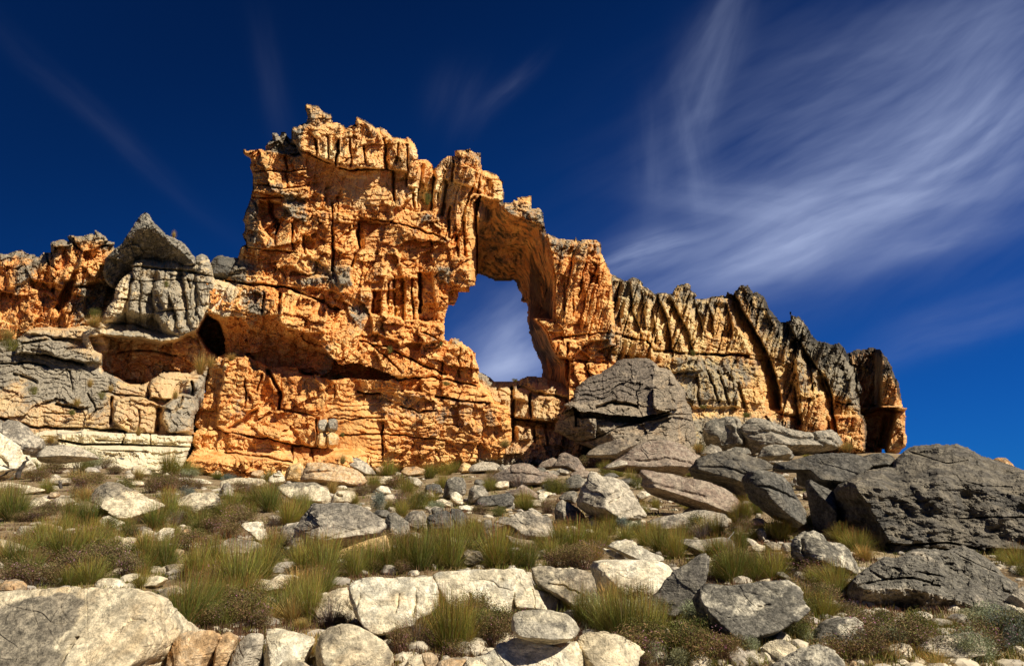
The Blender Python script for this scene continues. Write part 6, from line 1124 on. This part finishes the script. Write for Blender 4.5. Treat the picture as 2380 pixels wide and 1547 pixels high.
# plants growing on the cliffs and ledges
for r_, k_, a, b, h, w, Y_ in ((5, 'straw', 1360, 840, 150, 120, 69.5), (5, 'straw', 1430, 800, 90, 100, 69.5), (5, 'straw', 1570, 750, 50, 90, 69.5), (5, 'olive', 70, 680, 90, 150, 70), (5, 'straw', 640, 520, 80, 150, 72), (5, 'olive', 640, 460, 70, 90, 72.5), (5, 'straw', 50, 610, 90, 130, 71), (5, 'straw', 520, 1060, 60, 70, 64), (5, 'straw', 750, 960, 50, 60, 66), (5, 'olive', 690, 1010, 50, 60, 65), (5, 'straw', 610, 930, 60, 60, 66.5), (5, 'olive', 230, 980, 60, 70, 65.5), (5, 'straw', 940, 1260, 60, 60, 61), (5, 'olive', 1130, 250, 45, 55, 69.5), (5, 'straw', 340, 1310, 60, 90, 60), (5, 'straw', 1190, 1010, 70, 60, 63), (5, 'olive', 490, 1120, 40, 60, 63.5),
    (2, 'olive', 1375, 880, 100, 60, 71.5), (6, 'olive', 1970, 892, 20, 50, 74), (6, 'olive', 1120, 700, 50, 40, 70.5), (6, 'olive', 1470, 650, 30, 40, 70.5), (6, 'olive', 1500, 920, 30, 80, 70), (6, 'olive', 800, 1270, 35, 35, 67.5), (6, 'straw', 800, 1450, 70, 70, 62), (4, 'olive', 130, 890, 45, 40, 74), (6, 'straw', 1900, 1340, 60, 110, 67), (4, 'straw', 1180, 1540, 80, 120, 58), (4, 'olive', 500, 1305, 30, 70, 66), (4, 'olive', 200, 1245, 25, 60, 68), (1, 'straw', 1180, 1110, 60, 40, 75.5), (4, 'olive', 170, 1540, 60, 110, 56), (11, 'straw', 1350, 860, 60, 90, 55), (11, 'olive', 1670, 625, 35, 70, 67)):
    pu_, pv_ = R(r_, [(a, b)])[0]; plant(k_, pu_, pv_, h * .3418, w * .3418, Y=Y_ - 1.2)
# ------------------------------------------------------------------ burnt branches
def branch(name, label, r, lines, Y, rw, mat):
    parts = []; allv, allq, o_ = [], [], 0
    org = np.array([float(a) for a in P(*R(r, [lines[0][0]])[0], Y)])
    for li, ln in enumerate(lines):
        uv = R(r, ln); n = len(uv)
        pts = np.array([[float(c) for c in P(u, v, Y + .12 * math.sin(i * 1.7 + li) * li)] for i, (u, v) in enumerate(uv)]) - org
        t_ = np.linspace(0, n - 1, (n - 1) * 5 + 1); sm = np.stack([np.interp(t_, range(n), pts[:, k]) for k in range(3)], -1)
        sm += .25 * rw * np.stack([vnoise(t_ * 2, li, 0, 1), vnoise(t_ * 2, li, 0, 2), vnoise(t_ * 2, li, 0, 3)], -1)
        m = len(sm); rr = rw * np.linspace(1, .3, m) * (1 if li == 0 else .65)
        ang = np.linspace(0, 2 * math.pi, 7)[:-1]
        ring = sm[:, None, :] + rr[:, None, None] * np.stack([np.cos(ang), np.sin(ang), .35 * np.sin(ang * 2)], -1)[None]
        ids = np.arange(m * 6).reshape(m, 6) + o_
        q = np.stack([ids[:-1], np.roll(ids[:-1], -1, 1), np.roll(ids[1:], -1, 1), ids[1:]], -1).reshape(-1, 4)
        allv.append(ring.reshape(-1, 3)); allq.append(q); o_ += m * 6
    o = obj(name, new_mesh(name, np.concatenate(allv), np.concatenate(allq).ravel(), 4, mat), loc=org)
    return props(o, label, 'branch')
branch('burnt_branch', 'twisted black burnt branch in front of the tall cream boulder at left', 7, [[(120, 270), (130, 220), (160, 180), (185, 150), (180, 120)], [(-20, 270), (30, 250), (80, 215), (130, 215)], [(10, 180), (60, 200), (100, 210)], [(-20, 290), (60, 275), (130, 250)]], 39, .14, wood)
branch('burnt_stump', 'short black burnt stump on a flat cream stone at left', 7, [[(412, 340), (408, 300), (402, 282)], [(410, 310), (418, 292)]], 33, .08, wood)
branch('dead_branch', 'thin curved bleached twig above the grey stone near the dark leaning rock', 10, [[(370, 680), (395, 650), (410, 630)]], 15.5, .012, greywood)
branch('dead_twig', 'thin white dead twig standing at the bottom edge below the speckled boulder', 10, [[(390, 1530), (395, 1480), (410, 1430), (425, 1402)], [(395, 1500), (410, 1520), (415, 1545)]], 9.4, .006, greywood)
# ------------------------------------------------------------------ scattered loose stones and plants
srs = np.random.RandomState(11)
def covered(u, v, m=2):
    for p in BPOLYS:
        xs = [q[0] for q in p]; ys = [q[1] for q in p]
        if min(xs) - m < u < max(xs) + m and min(ys) - m < v < max(ys) + m:
            if poly_sd(np.array([u]), np.array([v]), p)[0] > -m: return True
    return False
cnt = 0; tries = 0
while cnt < 70 and tries < 3000:
    tries += 1
    u = srs.uniform(0, 2370); v = 1090 + 450 * srs.rand() ** 1.2
    if covered(u, v, 4): continue
    sz = srs.uniform(7, 17) * (.6 + (v - 1080) / 500)
    if u > 1250 and v < 1230: sz *= 1.3
    n = srs.randint(6, 10); a = np.sort(srs.uniform(0, 6.28, n) + np.linspace(0, 6.28, n, endpoint=False) * 4) if False else np.linspace(0, 6.28, n, endpoint=False) + srs.uniform(-.25, .25, n)
    fl = srs.uniform(.42, .75)
    pts = [(u + sz * srs.uniform(.8, 1.15) * math.cos(t), v - sz * .12 - sz * fl * srs.uniform(.8, 1.1) * math.sin(t)) for t in a]
    boulder(None, pts, srs.choice(['cream', 'white', 'pale', 'grey', 'cream', 'rust'] if u < 1500 else ['pale', 'grey', 'cream', 'speck', 'dark']), seed=srs.randint(9999)); cnt += 1
def rubble(n, ulo, uhi, vlo, vhi, s0, s1, kinds, flat=(.4, .8)):
    for _ in range(n):
        u = srs.uniform(ulo, uhi); v = srs.uniform(vlo, vhi) + (22 * math.exp(-((u - 700) / 260) ** 2) if ulo < 700 else 0)
        if covered(u, v - 4, -6): continue
        sz = srs.uniform(s0, s1) * srs.choice([.6, 1, 1, 1.4]); m_ = srs.randint(5, 8); fl = srs.uniform(*flat)
        ph_ = srs.uniform(0, 1)
        pts = [(u + sz * srs.uniform(.65, 1.2) * math.cos(t_ + ph_), v - sz * .2 - sz * fl * srs.uniform(.6, 1.15) * math.sin(t_ + ph_)) for t_ in np.linspace(0, 6.28, m_, endpoint=False)]
        boulder(None, pts, srs.choice(kinds), seed=srs.randint(9999))
rubble(34, 470, 1260, 1072, 1096, 7, 19, ['orange', 'rust', 'orange', 'cream', 'pale'])
rubble(70, 1230, 2020, 1050, 1200, 9, 26, ['maroon', 'grey', 'slab', 'pale', 'grey', 'dark'])
rubble(30, 900, 1500, 1110, 1230, 8, 20, ['grey', 'pale', 'cream', 'dark', 'white'])
cnt = 0; tries = 0
while cnt < 210 and tries < 9000:
    tries += 1
    u = srs.uniform(0, 2370); v = 1085 + 455 * srs.rand() ** 1.3
    if covered(u, v, 2) or min(math.hypot(u - a, (v - b) * 2) for a, b, _ in PLANTS) < 20: continue
    k = srs.choice(['reed', 'reed', 'reed', 'reed', 'heath', 'heath', 'olive', 'olive', 'straw', 'twig'] if v < 1450 else ['olive', 'sage', 'straw', 'heath'])
    sc = (.55 + (v - 1080) / 420) * srs.uniform(.8, 1.2)
    plant(k, u, v, 42 * sc, (62 if k != 'heath' else 95) * sc); cnt += 1
# ------------------------------------------------------------------ low growth and gravel nobody could count
def ground_cover():
    rs = np.random.RandomState(21)
    n = 11000
    u = rs.uniform(-60, 2440, n); v = 1078 + 480 * rs.rand(n)
    ks = np.linspace(1078, 1640, 60); us = np.linspace(-60, 2440, 26)
    tab = np.array([[ground_y(a, b) for a in us] for b in ks])
    fi = np.interp(v, ks, range(60)); fj = np.interp(u, us, range(26))
    i0 = np.minimum(fi.astype(int), 58); j0 = np.minimum(fj.astype(int), 24); a = fi - i0; b = fj - j0
    y = tab[i0, j0] * (1 - a) * (1 - b) + tab[i0 + 1, j0] * a * (1 - b) + tab[i0, j0 + 1] * (1 - a) * b + tab[i0 + 1, j0 + 1] * a * b
    X, _, _ = P(u, v, y)
    keep = (fbm(X * .5, y * .5, 0 * X, 3, 77) > -.38) & (y < 74)
    X, y = X[keep], y[keep]; n = len(X); z = ground_h(X, y)
    typ = fbm(X * .35 + 9, y * .35, 0 * X, 3, 79)
    pk = 14
    V, Q, C = [], [], []
    idx = np.repeat(np.arange(n), pk); N = len(idx)
    ang = rs.uniform(0, 6.28, N); t = np.abs(rs.normal(0, .8, N))
    sc = np.repeat(rs.uniform(.05, .15, n) * (1 + np.clip(y - 20, 0, 40) * .012), pk) * rs.uniform(.5, 1, N)
    bx = X[idx] + rs.normal(0, .05, N) * (1 + y[idx] * .03); by = y[idx] + rs.normal(0, .05, N) * (1 + y[idx] * .03); bz = z[idx] - .01
    w = .0016 + .00028 * y[idx]
    wx, wy = -np.sin(ang), np.cos(ang)
    tipx, tipy, tipz = bx + np.cos(ang) * np.sin(t) * sc, by + np.sin(ang) * np.sin(t) * sc, bz + np.cos(t) * sc
    mx, my, mz = (bx * .5 + tipx * .5), (by * .5 + tipy * .5), bz + (tipz - bz) * .6
    V = np.concatenate([np.stack([bx - wx * w, by - wy * w, bz], -1), np.stack([bx + wx * w, by + wy * w, bz], -1), np.stack([mx + wx * w, my + wy * w, mz], -1), np.stack([mx - wx * w, my - wy * w, mz], -1), np.stack([tipx, tipy, tipz], -1), np.stack([tipx + .001, tipy, tipz], -1)])
    i = np.arange(N)
    Q = np.concatenate([np.stack([i, i + N, i + 2 * N, i + 3 * N], -1), np.stack([i + 3 * N, i + 2 * N, i + 5 * N, i + 4 * N], -1)])
    pal = np.array([(.13, .15, .03), (.18, .17, .045), (.17, .09, .05), (.13, .08, .05), (.32, .25, .1), (.22, .24, .14)])
    k = np.where(typ > .12, rs.choice([0, 0, 1, 4], n), np.where(typ > -.2, rs.choice([1, 2, 0, 3, 5], n), rs.choice([2, 2, 3, 3, 1], n)))
    c = pal[k][idx] * rs.uniform(.6, 1.4, N)[:, None]
    C = np.concatenate([np.concatenate([c] * 6), np.ones((6 * N, 1))], 1)
    o = obj('grass', new_mesh('grass', V, Q.ravel(), 4, M_PLANT, {'col': C}, smooth=False))
    props(o, 'low dry grass and heath growing between the stones', 'grass', kind='stuff')
    # gravel
    m = 2200
    u = rs.uniform(-60, 2440, m); v = 1082 + 560 * rs.rand(m)
    fi = np.interp(v, ks, range(60)); fj = np.interp(u, us, range(26)); i0 = np.minimum(fi.astype(int), 58); j0 = np.minimum(fj.astype(int), 24)
    y = tab[i0, j0] + rs.uniform(-.2, .2, m); X, _, _ = P(u, v, y); z = ground_h(X, y)
    import bmesh
    bm = bmesh.new(); bmesh.ops.create_icosphere(bm, subdivisions=2, radius=1.); iv = np.array([q.co[:] for q in bm.verts]); itri = np.array([[q.index for q in f.verts] for f in bm.faces]); bm.free()
    s = rs.uniform(.015, .055, m) * (1 + .045 * y) * rs.choice([1, 1, 1.8], m)
    shp = 1 + .35 * _h(np.arange(len(iv))[None, :] + np.arange(m)[:, None] * 57, np.arange(len(iv))[None, :] * 3, np.zeros((m, len(iv))), 5)
    PV = iv[None] * (s[:, None] * shp)[..., None] * np.stack([rs.uniform(.8, 1.3, m), rs.uniform(.8, 1.3, m), rs.uniform(.4, .8, m)], -1)[:, None, :] + np.stack([X, y, z], -1)[:, None, :]
    T = (itri[None] + (np.arange(m) * len(iv))[:, None, None]).reshape(-1)
    gm, t, b = new_mat('gravel'); pos = t.node('ShaderNodeNewGeometry').outputs['Position']
    cc = t.mix(t.ramp(t.noise(pos, 1.2, 3), .35, .65), (.66, .56, .38), (.38, .33, .26)); cc = t.mix(t.ramp(t.noise(pos, 9, 5, .7), .5, .7), cc, (.2, .18, .15)); t.put(b.inputs['Base Color'], cc)
    o = obj('gravel', new_mesh('gravel', PV.reshape(-1, 3), T, 3, gm, smooth=False)); props(o, 'loose pale gravel strewn over the slope', 'gravel', kind='stuff')
ground_cover()
# ------------------------------------------------------------------ labels for the unnamed stones and plants
def label_all():
    import collections
    rows = []
    for o, base, u, v, ar in AUTO:
        best = min(LANDMARKS, key=lambda l: math.hypot((l[0] - u), (l[1] - v) * 1.3))
        dx, dy = u - best[0], v - best[1]
        side = ('below' if dy > 0 else 'above') if abs(dy) * 1.3 > abs(dx) else ('right of' if dx > 0 else 'left of')
        rows.append([o, base, best[2], side, math.hypot(dx, dy), ar])
    g = collections.defaultdict(list)
    for r_ in rows: g[(r_[1], r_[2], r_[3])].append(r_)
    ORD_ = ['thirteenth', 'fourteenth', 'fifteenth', 'sixteenth', 'seventeenth', 'eighteenth', 'nineteenth', 'twentieth']
    ords = ['nearest to it', 'second nearest to it', 'third nearest to it', 'fourth nearest to it', 'fifth nearest to it', 'sixth nearest to it', 'seventh nearest to it', 'eighth nearest to it', 'ninth nearest to it', 'tenth nearest to it', 'eleventh nearest to it', 'twelfth nearest to it']
    for (base, ref, side), lst in g.items():
        lst.sort(key=lambda r_: r_[4])
        for i, r_ in enumerate(lst):
            words = f"{base} {side} the {ref}" if side in ('below', 'above') else f"{base} {side} the {ref}"
            if len(lst) > 1: words += ', ' + (ords[i] if i < 12 else ORD_[min(i - 12, 7)] + ' nearest to it')
            if len(words.split()) > 16: words = words.replace(' to it', '')
            if len(words.split()) > 16: words = words.replace(' nearest', '')
            r_[0]['label'] = words
    grp = {'reed tuft': 'reed tufts on the stony slope', 'grass tuft': 'dry grass tufts among the rocks', 'shrub': 'low shrubs on the stony slope', 'bush': 'grey green bushes among the stones', 'stone': 'loose stones on the slope', 'boulder': 'boulders on the slope'}
    for o in scene.objects:
        if o.parent is None and o.get('category') in grp: o['group'] = grp[o['category']]
label_all()
# ------------------------------------------------------------------ sky, sun, camera
SUN_AZ, SUN_EL = rad(55), rad(44)          # azimuth measured to the right of the viewer's back
sd_ = np.array([math.sin(SUN_AZ) * math.cos(SUN_EL), -math.cos(SUN_AZ) * math.cos(SUN_EL), math.sin(SUN_EL)])
from mathutils import Vector
sl = bpy.data.lights.new('sun', 'SUN'); sl.energy = 5.0; sl.angle = rad(.53); sl.color = (1., .93, .82)
so_ = obj('sun', sl); so_.rotation_euler = Vector(sd_).to_track_quat('Z', 'Y').to_euler()
w = bpy.data.worlds.new('World'); scene.world = w; w.use_nodes = True
t = NT(w.node_tree); bgn = w.node_tree.nodes['Background']
sky = t.node('ShaderNodeTexSky', sky_type='NISHITA', sun_disc=False, sun_elevation=SUN_EL, sun_rotation=math.atan2(sd_[0], sd_[1]), altitude=1500, air_density=1.0, dust_density=.2, ozone_density=4.)
D = t.vmath('NORMALIZE', t.node('ShaderNodeTexCoord').outputs['Generated'])
Xc = t.vmath('DOT_PRODUCT', D, (1, 0, 0)); Zc = t.vmath('DOT_PRODUCT', D, (0, -SP, CP)); Fc = t.math('MAXIMUM', t.vmath('DOT_PRODUCT', D, (0, CP, SP)), .08)
A_, B_ = t.math('DIVIDE', Xc, Fc), t.math('DIVIDE', Zc, Fc)      # tangent bearings of a sky direction about the northern sky
def lincomb(a, b, ca, cb, cc): return t.math('ADD', t.math('ADD', t.math('MULTIPLY', a, ca), t.math('MULTIPLY', b, cb)), cc)
comb = t.node('ShaderNodeCombineXYZ'); t.put(comb.inputs[0], A_); t.put(comb.inputs[1], B_); AB = comb.outputs[0]
wrp = t.math('SUBTRACT', t.noise(AB, 2.4, 1.5, .4), .5)
wrp2 = t.math('SUBTRACT', t.noise(t.vmath('ADD', AB, (5, 3, 1)), 9., 4, .6), .5)
total = None
def wisp(u, v, lu, lv, ang, strength, fine=9., warp=.10, stretch=6.):
    """soft streak of cirrus centred at bearing (u, v)"""
    global total
    ca, sa = math.cos(rad(ang)), math.sin(rad(ang)); a0, b0 = (u - 1190) / FPX, -(v - 773.5) / FPX
    x = lincomb(A_, B_, ca, sa, -(a0 * ca + b0 * sa)); y = lincomb(A_, B_, -sa, ca, -(-a0 * sa + b0 * ca))
    y = t.math('ADD', y, t.math('MULTIPLY', wrp, warp)); y = t.math('ADD', y, t.math('MULTIPLY', wrp2, warp * .12))
    e = t.math('ADD', t.math('POWER', t.math('DIVIDE', x, lu / FPX), 2.), t.math('POWER', t.math('DIVIDE', y, lv / FPX), 2.))
    g = t.math('EXPONENT', t.math('MULTIPLY', e, -1.))
    cb = t.node('ShaderNodeCombineXYZ'); t.put(cb.inputs[0], t.math('MULTIPLY', x, 1.)); t.put(cb.inputs[1], t.math('MULTIPLY', y, stretch)); cb.inputs[2].default_value = u * .013
    n = t.ramp(t.noise(cb.outputs[0], fine * .7, 4, .5, .1), .22, .78)
    r_ = t.math('MULTIPLY', t.math('MULTIPLY', g, t.math('ADD', t.math('MULTIPLY', n, .8), .2)), strength)
    total = r_ if total is None else t.math('ADD', total, r_)
for a in ((2020, 470, 520, 120, 24, .62), (1880, 575, 230, 60, 24, .62), (2260, 300, 330, 190, 38, .50), (2200, 560, 190, 26, 20, .42), (1720, 490, 180, 55, -10, .34), (1500, 610, 110, 36, 18, .75, 14.), (1950, 250, 420, 200, 30, .24), (2250, 60, 330, 90, 14, .24),
          (1660, 160, 190, 42, 72, .30), (1640, 60, 160, 34, 60, .22), (1620, 340, 160, 40, 100, .22), (1750, 640, 330, 70, 12, .26), (1200, 790, 120, 100, 35, .75, 12., .1, 3.), (1140, 860, 120, 50, 14, .72), (1180, 215, 90, 20, 50, .09, 18.), (1090, 240, 70, 60, 70, .08), (230, 250, 320, 26, -40, .045, 9.), (620, 200, 150, 34, 100, .035), (2150, 790, 330, 30, 22, .15), (2260, 700, 260, 28, 22, .13), (1520, 380, 120, 40, 95, .14)):
    wisp(*a)
skyc = t.mix(1., sky.outputs[0], (.04, .375, 1.0), 'MULTIPLY')
# deeper polarised blue away from the sun's side
pol = t.ramp(t.math('ADD', t.math('ADD', t.math('MULTIPLY', A_, .55), t.math('MULTIPLY', B_, -1.)), 0.), -.6, .45, .21, .58)
cmb = t.node('ShaderNodeVectorMath', operation='SCALE'); t.put(cmb.inputs[0], skyc); t.put(cmb.inputs[3], pol)
cl = t.math('MINIMUM', t.math('MULTIPLY', total, .82), .9)
fin = t.mix(cl, cmb.outputs[0], (3.1, 3.7, 5.6))
t.put(bgn.inputs[0], fin); bgn.inputs[1].default_value = .10
cam = bpy.data.cameras.new('camera'); co_ = obj('camera', cam); co_.location = (0, 0, 0); co_.rotation_euler = (rad(90) + PITCH, 0, 0)
cam.sensor_width = 36.; cam.lens = 36. * FPX / 2380.; cam.clip_end = 20000; cam.clip_start = .1
scene.camera = co_
vs = scene.view_settings; vs.view_transform = 'Standard'; vs.look = 'None'; vs.gamma = 1; vs.exposure = .35; vs.use_curve_mapping = False
